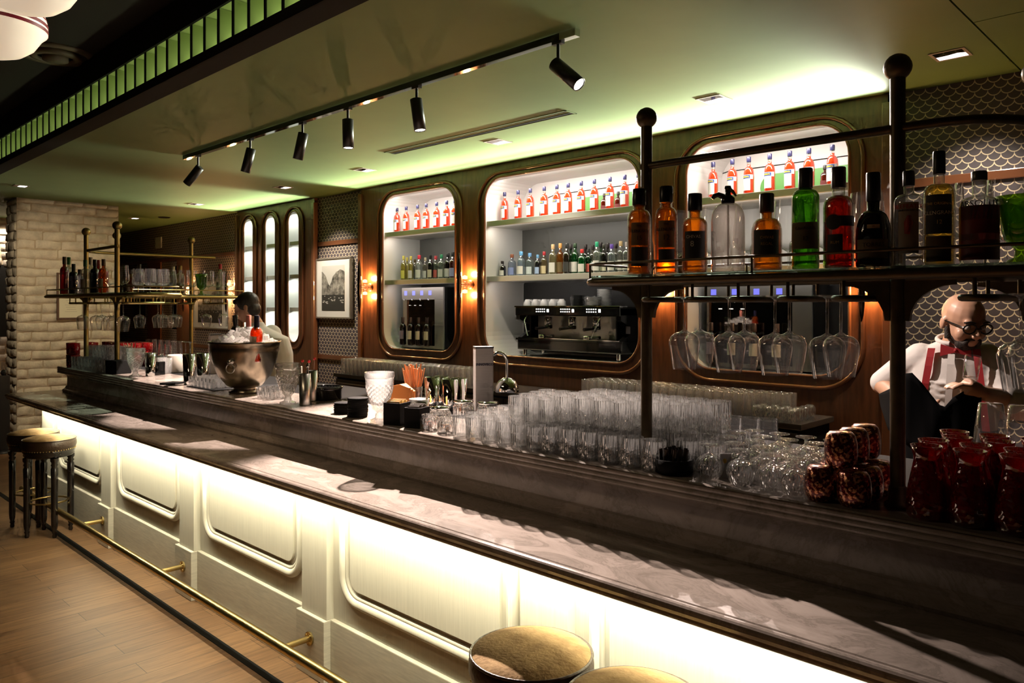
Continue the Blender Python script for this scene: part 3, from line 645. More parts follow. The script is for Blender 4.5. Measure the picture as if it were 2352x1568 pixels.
LETW = pm((0.75, 0.72, 0.62), 0.5); LETB = pm((0.02, 0.02, 0.02), 0.5); LETG = pm((0.6, 0.42, 0.15), 0.4)
FACE = math.degrees(0.40)
def bigbottle(u, vtop, vbase, wpx, label, name, body, cap, capf, shape, lab=(), letters=(), liquid=None, Y=2.05, extra=None, zb=1.7765, group='bottles on the near rack', neckw=None):
    dd = Y / (CS + SN * (u - CX) / F); h = (vbase - vtop) / F * dd; r = wpx / 2 / F * dd
    x = xa(u, Y); t = thing(name, label, 'bottle', (x, Y, zb), -math.atan2(x, Y) * -0.0, group)
    t.rotation_euler = (0, 0, -math.atan2(-x, Y) * -1.0)
    hb, hs, rn = shape[0] * h, shape[1] * h, (neckw or shape[2]) * r
    prof = bprof(h - 0.004, r, rn, hb, hs)
    MB().lathe(prof, 28, cap=False).lathe([(0.0001, 0.004), (r * 0.8, 0.0)], 28, cap=False).build('glass_body', body, t)
    if liquid:
        m_, lv = liquid; lp = [(rr - 0.003, z) for rr, z in prof if z < lv * h]; lp[0] = (lp[0][0], 0.008)
        MB().lathe([(0.0001, 0.012)] + lp + [(lp[-1][0], lv * h), (0.0001, lv * h)], 28, cap=False).build('liquid', m_, t)
    caplathe(h, capf * h, rn * 1.12).build('cap', cap, t)
    for (z0, z1, a0, a1, mm) in lab: arclabel(r + 0.0006, z0 * h, z1 * h, a0, a1).build('label', mm, t)
    for (s, z, a, size, mm) in letters:
        o = part('lettering', text_mesh(s, size * h, mm, wrap=r + 0.001), t, (0, 0, z * h), (0, 0, math.radians(a)))
    if extra: extra(t, h, r, rn)
    return t
amber = gm('amber_whisky', **AMB); clearb = gm('clear_bottle_glass', tint=(0.93, 0.95, 0.93), milk=0.03, edge=0.35)
darkpap = pm((0.025, 0.024, 0.026), 0.6); creampap = pm((0.42, 0.34, 0.22), 0.6)
bigbottle(1468, 435, 633, 54, 'amber whisky bottle with black cap, leftmost on the near rack', 'whisky_bottle', clearb, pm(BL, 0.3), 0.19, (0.62, 0.76, 0.50), [(0.10, 0.32, -40, 45, darkpap), (0.34, 0.60, -40, 45, pm((0.20, 0.12, 0.05), 0.6))], [('THE', 0.56, 0, 0.035, LETB), ('GLENLIVET', 0.50, 0, 0.048, LETB), ('15', 0.42, 0, 0.07, LETB)], (amber, 0.84))
bigbottle(1530, 428, 630, 52, 'amber whisky bottle numbered 12 with black cap, second from the left on the near rack', 'whisky_bottle', clearb, pm(BL, 0.3), 0.185, (0.60, 0.76, 0.52), [(0.13, 0.28, -40, 45, darkpap), (0.30, 0.60, -40, 45, pm((0.22, 0.13, 0.05), 0.6))], [('THE', 0.56, 0, 0.035, LETB), ('GLENLIVET', 0.50, 0, 0.048, LETB), ('12', 0.41, 0, 0.085, LETB)], (amber, 0.83))
bigbottle(1596, 445, 628, 57, 'squat amber whisky bottle with dark label, left of the soda siphon', 'whisky_bottle', clearb, pm(BL, 0.3), 0.215, (0.58, 0.70, 0.50), [(0.16, 0.52, -50, 50, darkpap)], [('CHIVAS', 0.45, -8, 0.055, LETW), ('8', 0.36, -12, 0.10, LETW)], (amber, 0.80))
def siphon(t, h, r, rn):
    hd = MB().lathe([(rn * 1.25, 0.795 * h), (rn * 1.4, 0.81 * h), (rn * 1.35, 0.86 * h), (rn * 0.8, 0.89 * h), (rn * 0.55, 0.90 * h), (rn * 0.55, 0.965 * h), (rn * 0.7, 0.97 * h), (rn * 0.6, 1.0 * h)], 18).build('siphon_head', pm(BL, 0.2), t)
    MB().tube([(-rn * 0.8, 0, 0.875 * h), (-rn * 1.9, 0, 0.905 * h), (-rn * 2.7, 0, 0.89 * h), (-rn * 3.1, 0, 0.86 * h)], [0.009, 0.008, 0.007, 0.005], 8).build('spout', pm(BL, 0.2), hd)
    MB().tube([(rn * 0.3, 0, 0.97 * h), (rn * 1.0, 0, 0.93 * h), (rn * 1.6, 0, 0.88 * h)], [0.005, 0.005, 0.003], 8).build('lever', MT['steel'], hd)
    MB().cyl(0, 0, 0.02, 0.78 * h, 0.003, 8).build('dip_tube', MT['white'], t)
t = bigbottle(1672, 455, 626, 75, 'clear glass soda siphon with black spout head', 'soda_siphon', gm('siphon_glass', tint=(0.9, 0.9, 0.88), milk=0.30, milkcol=(0.85, 0.76, 0.68), edge=0.35), pm(BL, 0.3), 0.05, (0.70, 0.93, 0.30), extra=lambda t, h, r, rn: siphon(t, h * 1.16, r, rn))
bigbottle(1761, 446, 624, 67, 'round shouldered amber whisky bottle with brown cap, right of the soda siphon', 'whisky_bottle', clearb, pm((0.055, 0.022, 0.012), 0.35), 0.24, (0.50, 0.68, 0.42), [(0.17, 0.52, -55, 50, darkpap)], [('CHIVAS', 0.42, 0, 0.05, LETG), ('REGAL', 0.34, 0, 0.05, LETG)], (amber, 0.78))
greeng = gm('green_bottle_glass', tint=(0.22, 0.52, 0.07), milk=0.06, milkcol=(0.06, 0.40, 0.03), edge=0.3)
bigbottle(1850, 387, 620, 60, 'tall green whisky bottle with black cap on the near rack', 'whisky_bottle', greeng, pm((0.02, 0.018, 0.018), 0.35), 0.20, (0.70, 0.79, 0.46), [(0.20, 0.46, -70, 60, pm((0.13, 0.12, 0.07), 0.7))], [('Glenfiddich', 0.40, 0, 0.045, LETB), ('12', 0.30, 0, 0.06, LETB)])
redg = gm('dark_rum', tint=(0.62, 0.07, 0.02), milk=0.08, milkcol=(0.62, 0.05, 0.015), edge=0.3)
def roundseal(t, h, r, rn):
    MB().tube([((r + 0.001) * math.sin(a), -(r + 0.001) * math.cos(a), 0.455 * h + 0) for a in (0.7, 0.4, 0.0)], 0.0002, 4)
    m = MB(); n = 24; R_ = 0.075 * h; vs = [( (r + 0.0016) * math.sin(-0.35 + 0), -(r + 0.0016) * math.cos(-0.35), 0.45 * h)]
    for k in range(n):
        a = 2 * math.pi * k / n; th = -0.35 + R_ * math.cos(a) / r; vs.append(((r + 0.0016) * math.sin(th), -(r + 0.0016) * math.cos(th), 0.45 * h + R_ * math.sin(a)))
    m.add(vs, [(0, 1 + k, 1 + (k + 1) % n) for k in range(n)], True); m.build('round_seal', darkpap, t)
bigbottle(1926, 384, 617, 66, 'deep red rum bottle with black cap and round dark seal', 'rum_bottle', clearb, pm((0.04, 0.022, 0.022), 0.35), 0.205, (0.60, 0.715, 0.42), [(0.41, 0.51, -10, 75, darkpap), (0.17, 0.33, -45, 15, darkpap)], [('RUM', 0.25, -14, 0.04, LETG)], (redg, 0.72), extra=roundseal)
conbl = pmat('black_bottle_glass', (0.012, 0.008, 0.007), 0.06, coat=0.6)
bigbottle(2006, 395, 613, 76, 'black cone shouldered brandy bottle with cream label', 'brandy_bottle', conbl, pm((0.012, 0.010, 0.010), 0.35), 0.30, (0.30, 0.60, 0.36), [(0.09, 0.29, -60, 50, pm((0.16, 0.12, 0.06), 0.6)), (0.40, 0.44, -20, 20, creampap)], [('TORRES', 0.23, 0, 0.062, LETB), ('10', 0.42, 0, 0.025, LETB)])
def ginmat(): return gm('gin_glass', tint=(0.95, 0.96, 0.96), milk=0.03, edge=0.4)
bigbottle(2087, 388, 607, 62, 'clear gin bottle with red lettering, right of the black brandy bottle', 'gin_bottle', ginmat(), pm((0.02, 0.014, 0.014), 0.3), 0.155, (0.66, 0.76, 0.36), [(0.13, 0.66, -42, 40, pm((0.30, 0.27, 0.235), 0.6))], [('BEEFEATER', 0.615, 0, 0.062, pm((0.30, 0.02, 0.02), 0.5)), ('LONDON DRY GIN', 0.575, 0, 0.026, LETB)],
    extra=lambda t, h, r, rn: MB().tube([(-0.1 * r, -r - 0.002, 0.33 * h), (0, -r - 0.002, 0.45 * h), (0.02 * r, -r - 0.002, 0.52 * h)], [0.006, 0.010, 0.004], 6).build('guard_emblem', pm((0.32, 0.03, 0.02), 0.5), t))
bigbottle(2157, 343, 605, 67, 'tall pale gold whisky bottle with black oval label', 'whisky_bottle', clearb, pm((0.012, 0.012, 0.012), 0.35), 0.20, (0.62, 0.715, 0.34), [(0.27, 0.61, -52, 48, darkpap), (0.03, 0.25, -50, 45, pm((0.12, 0.085, 0.04), 0.6))], [('THE ORIGINAL', 0.53, 0, 0.032, LETG), ('GLENGRANT', 0.45, 0, 0.045, LETW), ('12', 0.37, 0, 0.05, LETG)], (gm('pale_whisky', tint=(0.95, 0.75, 0.25), milk=0.12, milkcol=(0.8, 0.55, 0.1)), 0.70))
bigbottle(2249, 388, 601, 80, 'clear vodka bottle with dark red wrap below black lettering', 'vodka_bottle', clearb, pm((0.12, 0.11, 0.09), 0.3, 0.6), 0.10, (0.62, 0.73, 0.36), [(0.04, 0.62, -85, 85, pm((0.16, 0.012, 0.010), 0.5)), (0.47, 0.61, -85, 85, pm((0.02, 0.018, 0.018), 0.5)), (0.25, 0.32, -85, 85, pm((0.20, 0.17, 0.15), 0.5))], [('ABSOLUT', 0.635, 0, 0.10, LETB)])
def goblet(u, Y, zb, r, h, label, mt, group=None, name='goblet'):
    return tag(MB().lathe([(r * 0.62, 0), (r * 0.6, 0.006), (r * 0.28, 0.014), (r * 0.24, h * 0.2), (r * 0.4, h * 0.27), (r * 0.72, h * 0.36), (r * 0.86, h * 0.6), (r * 0.95, h * 0.85), (r * 1.08, h), (r * 1.03, h), (r * 0.86, h * 0.8), (r * 0.7, h * 0.45), (r * 0.3, h * 0.34), (0.0001, h * 0.33)], 24, cap=False).build(name, mt, None, (xa(u, Y) if u else 0, Y, zb)), label, 'goblet', group)
greenv = gm('green_goblet_glass', tint=(0.45, 0.70, 0.10), milk=0.2, milkcol=(0.20, 0.38, 0.03), edge=0.35)
goblet(2344, 2.08, 1.7765, 0.048, 0.155, 'green glass goblet at the right edge of the near rack', greenv)
# far rack bottles
def smallbottle(x, y, zb, h, r, col, cap, label, name='liquor_bottle', labc=None, shape=(0.58, 0.74, 0.36), capf=0.16, group=None, lab2=None, face=0.0, labz=(0.14, 0.42), glassy=None):
    t = thing(name, label, 'bottle', (x, y, zb), face, group)
    MB().lathe(bprof(h - 0.003, r, r * shape[2], h * shape[0], h * shape[1]), 16, cap=False).lathe([(0.0001, 0.003), (r * 0.8, 0)], 16, cap=False).build('glass_body', glassy or col, t)
    caplathe(h, h * capf, r * shape[2] * 1.14).build('cap', cap, t)
    if labc: arclabel(r + 0.0006, labz[0] * h, labz[1] * h, -75, 65, 10).build('label', labc, t)
    if lab2: arclabel(r + 0.0008, h * lab2[0], h * lab2[1], -70, 60, 10).build('label', lab2[2], t)
    return t
def bodym(c, g=True):
    if g: return gm('bottle_glass_%0.2f_%0.2f_%0.2f' % c, tint=c, milk=0.25, milkcol=tuple(q * 0.8 for q in c), edge=0.35)
    return pm(c, 0.08)
cg = (0.85, 0.88, 0.85)
FR = [(148, 583, (0.35, 0.02, 0.03), (0.10, 0.08, 0.07), None, 'dark red bottle with grey cap, leftmost on the far rack', 0.20), (158, 583, cg, (0.02, 0.18, 0.05), (0.45, 0.42, 0.38), 'clear bottle with green cap beside the leftmost dark red bottle, far rack', 0.2), (169, 600, (0.12, 0.10, 0.14), (0.02, 0.02, 0.02), (0.12, 0.12, 0.18), 'dark bottle with round black cap, third from the left on the far rack', 0.3), (183, 612, (0.55, 0.55, 0.75), (0.03, 0.02, 0.02), (0.10, 0.10, 0.35), 'short bluish clear bottle, fourth from the left on the far rack', 0.2),
      (196, 592, cg, (0.03, 0.12, 0.06), (0.55, 0.52, 0.48), 'clear bottle with dark green cap beneath the shaded brass pole, far rack', 0.2), (208.5, 585, cg, (0.5, 0.5, 0.5), None, 'slim clear bottle with tall pale stopper on the far rack', 0.2), (218, 592, (0.03, 0.02, 0.02), (0.015, 0.01, 0.01), None, 'black wine bottle with dark top on the far rack', 0.2), (226, 592, (0.45, 0.03, 0.03), (0.22, 0.02, 0.02), (0.30, 0.05, 0.05), 'red bottle with red cap left of the amber bottle, far rack', 0.2), (238, 592, (0.75, 0.25, 0.03), (0.10, 0.05, 0.03), (0.55, 0.45, 0.35), 'amber bottle with pale label just left of the bright brass pole', 0.2)]
for i, (u, vt, c, cp, lb, tx, cf) in enumerate(FR):
    Y = 2.08 + (0.09 if i % 2 else 0.0); d = Y / (CS + SN * (u - CX) / F)
    smallbottle(xa(u, Y), Y, 1.7765, (664 - vt) / F * d + 0.02, 0.036, bodym(c), pm(cp, 0.35), tx, labc=pm(lb, 0.6) if lb else None, group='bottles on the far rack', capf=cf)
for u, h, c, cp, lb, tx in ((300, 0.22, (0.6, 0.2, 0.03), (0.03, 0.02, 0.02), (0.25, 0.18, 0.1), 'squat amber bottle right of the bright brass pole, far rack'), (320, 0.27, (0.05, 0.04, 0.03), (0.03, 0.02, 0.02), (0.4, 0.36, 0.3), 'dark bottle with pale label on the return of the far rack'), (398, 0.26, cg, (0.6, 0.58, 0.5), (0.25, 0.25, 0.45), 'clear bottle with pale stopper and blue label on the return of the far rack'), (414, 0.27, (0.8, 0.72, 0.45), (0.4, 0.3, 0.1), (0.3, 0.22, 0.1), 'pale gold bottle on the return of the far rack'), (506, 0.30, cg, (0.4, 0.02, 0.04), (0.6, 0.58, 0.54), 'clear bottle with red cap near the right end of the far rack')):
    X = -7.14; smallbottle(X, yx(u, X), 1.7765, h, 0.038, bodym(c), pm(cp, 0.35), tx, labc=pm(lb, 0.6), group='bottles on the far rack')
g = goblet(None, 0, 1.7765, 0.055, 0.19, 'green glass goblet beside the rear pole of the far rack', greenv); g.location = (-6.92, yx(463, -6.92), 1.7765)
# ================================================================ things on the raised ledge
ZB = ZL + 0.0006
def dep(u, Y): return Y / (CS + SN * (u - CX) / F)
def px(n, u, Y): return n * dep(u, Y) / F
def at(u, Y, z=ZB): return (xa(u, Y), Y, z)
def ribbed(prof, n, k, amp, zlo, zhi, flat=True):
    m = MB(); vs = []; N = n
    for r, z in prof:
        for i in range(N):
            a = 2 * math.pi * i / N; q = 1 + (amp * math.cos(k * a) if zlo <= z <= zhi else 0); vs.append((r * q * math.cos(a), r * q * math.sin(a), z))
    L = len(prof); fs = [(i * N + j, i * N + (j + 1) % N, (i + 1) * N + (j + 1) % N, (i + 1) * N + j) for i in range(L - 1) for j in range(N)]
    m.add(vs, fs, not flat); return m
def diamond(h, r, k=10, amp=0.05):
    pr = [(r * 0.86, 0.0), (r * 0.92, 0.004)] + [(r * (0.93 + 0.05 * i / 7), 0.006 + (h * 0.60 - 0.006) * i / 7) for i in range(8)] + [(r, h * 0.64), (r, h), (r * 0.955, h), (r * 0.955, h * 0.985)]
    m = MB(); N = k * 4; vs = []
    for j, (q, z) in enumerate(pr):
        for i in range(N):
            a = 2 * math.pi * i / N; w = amp * math.cos(k * a) * math.cos(math.pi * (j - 2) / 2.0) if 2 <= j <= 9 else 0.0; vs.append((q * (1 + w) * math.cos(a), q * (1 + w) * math.sin(a), z))
    m.add(vs, [(i * N + j, i * N + (j + 1) % N, (i + 1) * N + (j + 1) % N, (i + 1) * N + j) for i in range(len(pr) - 1) for j in range(N)], False); m.add(vs[:N], [tuple(reversed(range(N)))]); m.lathe([(r * 0.86, h * 0.13), (0.0001, h * 0.125)], 20, cap=False); return m
def tumbler(h, r, k=12, amp=0.035, rb=0.92): return ribbed([(r * rb * 0.9, 0), (r * rb, 0.003), (r * (rb + 0.03), h * 0.25), (r * (rb + 0.06), h * 0.62), (r, h * 0.66), (r, h), (r * 0.955, h), (r * 0.955, h * 0.985)], k * 3, k, amp, 0.002, h * 0.64).lathe([(r * 0.86, h * 0.12), (0.0001, h * 0.115)], 20, cap=False)
TUM = diamond(0.095, 0.0405).mesh('cut_tumbler', MT['glasst'])
TUS = tumbler(0.086, 0.037, 16, 0.03).mesh('ribbed_tumbler', MT['glasst'])
xs = [xa(u, 2.03) for u in (1060, 1091, 1125, 1160, 1194, 1230)]
gl1 = 'small ribbed tumbler in the cluster left of the near rack pole, lower tier'
for i, x in enumerate(xs):
    mesh_thing('ribbed_tumbler', TUS, (x, 2.03, ZB), '%s small ribbed tumbler from the left at the ledge front' % ordinal(i), 'tumbler', 'small ribbed tumblers on the ledge')
for r_ in range(1, 5):
    for i, x in enumerate(xs):
        mesh_thing('ribbed_tumbler', TUS, (x - 0.02 * r_ + 0.01, 2.03 + 0.079 * r_, ZB), gl1, 'tumbler', 'small ribbed tumblers on the ledge')
        if r_ >= 1 and i >= 3: mesh_thing('ribbed_tumbler', TUS, (x - 0.02 * r_ + 0.01, 2.03 + 0.079 * r_, ZB + 0.0865), 'small ribbed tumbler stacked on the lower tier left of the near rack pole', 'tumbler', 'small ribbed tumblers on the ledge')
xc = [-1.785, -1.70, -1.615, -1.53, -1.445, -1.36]
for i, x in enumerate(xc): mesh_thing('cut_tumbler', TUM, (x, 2.035, ZB), '%s cut crystal tumbler from the left along the ledge front' % ordinal(i), 'tumbler', 'cut crystal tumblers on the ledge')
for r_ in range(1, 5):
    for i in range(8):
        x = -1.785 + 0.085 * i - 0.012 * r_; y = 2.035 + 0.0855 * r_
        if math.hypot(x - XP1, y - YR) < 0.074 or x > -1.2 + 0.01 * r_: continue
        mesh_thing('cut_tumbler', TUM, (x, y, ZB), 'cut crystal tumbler in the lower tier around the near rack pole', 'tumbler', 'cut crystal tumblers on the ledge')
        if i < 7 and x < -1.30: mesh_thing('cut_tumbler', TUM, (x, y, ZB + 0.0956), 'cut crystal tumbler stacked in the upper tier behind the near rack pole', 'tumbler', 'cut crystal tumblers on the ledge')
# black straws in a holder
st = thing('straw_holder', 'low black holder of short black straws right of the crystal tumblers', 'straw holder', at(1548, 2.05))
MB().lathe([(0.050, 0), (0.058, 0.004), (0.060, 0.045), (0.055, 0.045), (0.052, 0.006), (0.0001, 0.006)], 24, cap=False).build('holder', MT['matt'], st)
STM = MB(); STM.tube([(0, 0, 0), (0.004, 0.010, 0.07)], 0.0065, 10, caps=False).tube([(0, 0, 0.001), (0.004, 0.010, 0.0695)], 0.0055, 10, caps=False)
stm = STM.mesh('black_straw', pmat('black_straw_plastic', (0.03, 0.018, 0.012), 0.3))
for i in range(14):
    a = i * 2.4; r = 0.011 * math.sqrt(i)
    mesh_thing('black_straw', stm, (st.location.x + r * math.cos(a), st.location.y + r * math.sin(a), ZB + 0.0065), 'short black straw standing in the low black holder', 'straw', 'black straws in the holder', a)
# brandy glasses turned upside down
BR = MB().lathe([(0.028, 0), (0.034, 0.012), (0.041, 0.032), (0.042, 0.045), (0.036, 0.060), (0.020, 0.070), (0.006, 0.076), (0.005, 0.090), (0.012, 0.094), (0.031, 0.098), (0.032, 0.100), (0.0001, 0.101)], 24, cap=False).mesh('brandy_glass', MT['glasst'])
k = 0
FRB = [(1631, 2.06), (1702, 2.05), (1772, 2.05), (1826, 2.045)]
for i, (u, Y) in enumerate(FRB): mesh_thing('brandy_glass', BR, at(u, Y), '%s upturned brandy glass from the left at the ledge front' % ordinal(i), 'brandy glass', 'upturned brandy glasses')
x0 = xa(1640, 2.1)
for r_ in range(1, 5):
    for i in range(5):
        x = x0 + 0.088 * i - 0.02 * (r_ % 2) - 0.02; y = 2.055 + 0.086 * r_
        if x > -0.83 + 0.01 * r_ or (r_ < 2 and i == 0 and x < -1.13): continue
        mesh_thing('brandy_glass', BR, (x, y, ZB), 'upturned brandy glass in the rows behind the front four', 'brandy glass', 'upturned brandy glasses')
TAL = tumbler(0.12, 0.036, 12, 0.0).mesh('plain_tumbler', MT['glass'])
for i, (u, Y) in enumerate(((1680, 2.52), (1722, 2.53), (1762, 2.55))): mesh_thing('plain_tumbler', TAL, at(u, Y), '%s plain upright tumbler behind the upturned brandy glasses' % ordinal(i), 'tumbler', 'plain tumblers behind the brandy glasses')
cdm = thing('price_card', 'small white card with a yellow dot standing among the brandy glasses', 'card', (xa(1667, 2.10), 2.10, ZB), 0.75)
MB().box(-0.017, 0.017, -0.001, 0.001, 0.0, 0.072).build('card', MT['white'], cdm); MB().tube([(-0.004, -0.0011, 0.05), (-0.004, -0.0016, 0.05)], 0.007, 14).build('dot', pm((0.8, 0.5, 0.02)), cdm)
# mottled copper-red tumblers
def copper_mat():
    m = bpy.data.materials.new('mottled_copper_red_glass'); m.use_nodes = True; nt = m.node_tree; b = nt.nodes['Principled BSDF']
    tc = nd(nt, 'ShaderNodeTexCoord'); v = nd(nt, 'ShaderNodeTexNoise', Scale=120.0, Detail=4.0); nt.links.new(tc.outputs['Object'], v.inputs['Vector'])
    r = nd(nt, 'ShaderNodeValToRGB'); r.color_ramp.elements[0].position = 0.50; r.color_ramp.elements[0].color = (0.13, 0.006, 0.008, 1); r.color_ramp.elements[1].position = 0.60; r.color_ramp.elements[1].color = (0.95, 0.46, 0.26, 1)
    nt.links.new(v.outputs['Fac'], r.inputs[0]); nt.links.new(r.outputs[0], b.inputs['Base Color'])
    b.inputs['Metallic'].default_value = 0.7; b.inputs['Roughness'].default_value = 0.17; b.inputs['Coat Weight'].default_value = 0.6
    bp = nd(nt, 'ShaderNodeBump', Strength=0.55, Distance=0.004); nt.links.new(v.outputs['Fac'], bp.inputs['Height']); nt.links.new(bp.outputs[0], b.inputs['Normal']); return m
CPM = copper_mat()
CP = MB().lathe([(0.033, 0), (0.040, 0.012), (0.0425, 0.035), (0.041, 0.062), (0.036, 0.082), (0.028, 0.090), (0.0001, 0.0915)], 26, cap=False).mesh('copper_tumbler', CPM)
xq = xa(1885, 2.04)
for r_ in range(3):
    for i in range(2):
        lb = '%s upturned mottled copper tumbler, %s row of the bottom layer' % ('left' if i == 0 else 'right', ('front', 'middle', 'back')[r_])
        mesh_thing('copper_tumbler', CP, (xq + 0.087 * i, 2.04 + 0.087 * r_, ZB), lb, 'tumbler', 'mottled copper tumblers')
for r_ in range(3): mesh_thing('copper_tumbler', CP, (xq + 0.0435, 2.065 + 0.086 * r_, ZB + 0.0925), '%s upturned mottled copper tumbler on top of the pile' % ('front', 'middle', 'rear')[r_], 'tumbler', 'mottled copper tumblers')
# red glass carafes
RED = glassmat('ruby_glass', tint=(0.40, 0.008, 0.015), milk=0.38, milkcol=(0.36, 0.004, 0.010), edge=0.3, rough=0.04, bump=0.25, bscale=70.0)
CA = MB().lathe([(0.0001, 0.002), (0.040, 0), (0.0445, 0.006), (0.0455, 0.03), (0.042, 0.07), (0.034, 0.11), (0.0285, 0.138), (0.029, 0.150), (0.036, 0.176), (0.0335, 0.176), (0.026, 0.14), (0.030, 0.11), (0.038, 0.06), (0.04, 0.012), (0.0001, 0.010)], 24, cap=False).mesh('red_carafe', RED)
x0 = xa(2128, 2.05)
for r_ in range(4):
    for i in range(6):
        x = x0 + 0.094 * i - (0.03 * (r_ % 2)) + 0.02 * (r_ > 0); y = 2.05 + 0.094 * r_
        lb = '%s red glass carafe from the left in the %s row at the ledge right end' % (ordinal(i), ('front', 'second', 'third', 'back')[r_])
        if x < xa(2352, y) + 0.045: mesh_thing('red_carafe', CA, (x, y, ZB), lb, 'carafe', 'red glass carafes')
UPG = MB().lathe([(0.046, 0), (0.0475, 0.03), (0.0465, 0.09), (0.042, 0.16), (0.031, 0.232), (0.029, 0.234), (0.0001, 0.235)], 26, cap=False).mesh('tall_upturned_glass', MT['glass'])
for u, lb in ((2276, 'tall upturned clear glass behind the red carafes'), (2346, 'tall upturned clear glass cut by the right edge')): mesh_thing('tall_upturned_glass', UPG, at(u, 2.56), lb, 'glass')
# ---- jars of garnish
og = pm((0.55, 0.16, 0.02), 0.5)
for i, (u, Y, lb, cm) in enumerate(((987, 2.06, 'squat glass jar of dried orange slices beside the black sugar caddy', (0.40, 0.09, 0.015)), (1026, 2.055, 'squat glass jar of pale orange chips left of the ribbed tumblers', (0.62, 0.30, 0.07)), (1010, 2.20, 'lidded glass jar behind the jar of dried orange slices', (0.3, 0.25, 0.2)), (1065, 2.42, 'wide lidded glass jar behind the ribbed tumblers', (0.35, 0.3, 0.25)), (1120, 2.46, 'wide lidded glass jar beside the steel dispenser tower', (0.25, 0.22, 0.2)))):
    j = thing('glass_jar', lb, 'jar', at(u, Y)); r = 0.040 if i < 2 else 0.050
    MB().lathe([(r * 0.9, 0), (r, 0.005), (r, 0.045), (r * 0.85, 0.055), (r * 0.88, 0.062), (r * 0.80, 0.062), (r * 0.78, 0.05), (r * 0.92, 0.04), (r * 0.92, 0.007), (0.0001, 0.006)], 22, cap=False).build('jar', MT['glasst'], j)
    m = MB()
    for q in range(9): a = q * 2.4; rr = r * 0.24 * math.sqrt(q); m.lathe([(0.0001, -0.003), (r * 0.26, -0.003), (r * 0.26, 0.003), (0.0001, 0.003)], 10, Matrix.Translation((rr * math.cos(a), rr * math.sin(a), 0.013 + 0.0035 * (q % 6))) @ Matrix.Rotation(0.5 * math.sin(q), 4, 'X') @ Matrix.Rotation(0.5 * math.cos(q * 2), 4, 'Y'), cap=False)
    m.build('dried_slices', pm(cm, 0.6), j)
    if i >= 2: MB().lathe([(r * 0.9, 0.0625), (r * 0.95, 0.067), (r * 0.9, 0.073), (0.0001, 0.075)], 22).build('lid', MT['chrome'], j)
# ---- sugar caddies, picks, straws
def caddy(u, Y, w, d, h, lb, paper):
    t = thing('sugar_caddy', lb, 'caddy', at(u, Y), 0.35)
    MB().box(-w / 2, w / 2, -d / 2, d / 2, 0, 0.004).box(-w / 2, -w / 2 + 0.004, -d / 2, d / 2, 0.004, h).box(w / 2 - 0.004, w / 2, -d / 2, d / 2, 0.004, h).box(-w / 2 + 0.004, w / 2 - 0.004, -d / 2, -d / 2 + 0.004, 0.004, h).box(-w / 2 + 0.004, w / 2 - 0.004, d / 2 - 0.004, d / 2, 0.004, h).build('box', MT['matt'], t)
    pmesh = MB().box(-w / 2 + 0.010, w / 2 - 0.010, -0.0012, 0.0012, 0, h * 1.02).mesh('sugar_packet', paper)
    for i in range(7): mesh_thing('sugar_packet', pmesh, t.matrix_basis @ Vector((0, -d / 2 + 0.012 + (d - 0.024) * i / 6, 0.0045)) if False else (t.location.x - math.sin(0.35) * (-d / 2 + 0.012 + (d - 0.024) * i / 6), t.location.y + math.cos(0.35) * (-d / 2 + 0.012 + (d - 0.024) * i / 6), ZB + 0.0045 + 0.003 * (i % 3)), 'paper packet filed in the ' + lb[:28].split(' with')[0].strip(), 'packet', 'packets in the ' + lb.split(' with')[0], 0.35)
    return t
caddy(912, 2.05, 0.085, 0.085, 0.095, 'front black caddy with kraft packets right of the crystal goblet', pm((0.55, 0.38, 0.16), 0.7))
caddy(958, 2.06, 0.075, 0.085, 0.085, 'plain black caddy with white packets beside the garnish jars', pm((0.10, 0.085, 0.07), 0.7))
ob = thing('napkin_box', 'bright orange paper napkins in a clear stand behind the caddies', 'napkins', at(925, 2.22), 0.4)
MB().box(-0.055, 0.055, -0.035, 0.035, 0.0, 0.006).build('stand', MT['glass'], ob)
for k in range(3): MB().prismy([(-0.05, 0.0065), (0.05, 0.0065), (0.05, 0.135 - 0.01 * k), (0.0, 0.150), (-0.05, 0.14)], -0.03 + 0.022 * k, -0.012 + 0.022 * k).build('napkin_fold', pm((0.75, 0.25, 0.05), 0.7), ob)
def bundle(u, Y, r, hg, hs, n, lb, slb, col, group):
    t = tag(MB().lathe([(0.0001, 0.003), (r * 0.85, 0), (r * 0.87, 0.004), (r, hg), (r * 0.95, hg), (r * 0.83, 0.006), (0.0001, 0.006)], 22, cap=False).build('straw_glass', MT['glass'], None, at(u, Y)), lb, 'glass')
    mm = pm(col, 0.6); rr = random.Random(n)
    ms = [MB().tube([(0, 0, 0), (q * 0.012, q * 0.006, hs * 0.5), (q * 0.03, q * 0.014, hs)], 0.0032, 6).mesh('drinking_straw', mm) for q in (-1, 0, 1)]
    for i in range(n):
        a = i * 2.4; q = r * 0.72 * math.sqrt((i + 0.3) / n)
        o = mesh_thing('drinking_straw', ms[i % 3], (xa(u, Y) + q * math.cos(a) * 0.8, Y + q * math.sin(a) * 0.8, ZB + 0.0065), slb, 'straw', group, a if i % 3 else 0)
        o.scale = (1, 1, 1 + 0.05 * (i % 4 - 1.5))
bundle(950, 2.42, 0.046, 0.11, 0.20, 34, 'clear glass packed with brown paper straws', 'brown paper straw packed in the clear glass', (0.55, 0.24, 0.10), 'brown straws')
bundle(297, 2.30, 0.042, 0.10, 0.19, 22, 'clear glass of dull dried stalks left of the far goblet', 'dull greenish stalk standing in the far glass', (0.22, 0.19, 0.10), 'dried stalks')
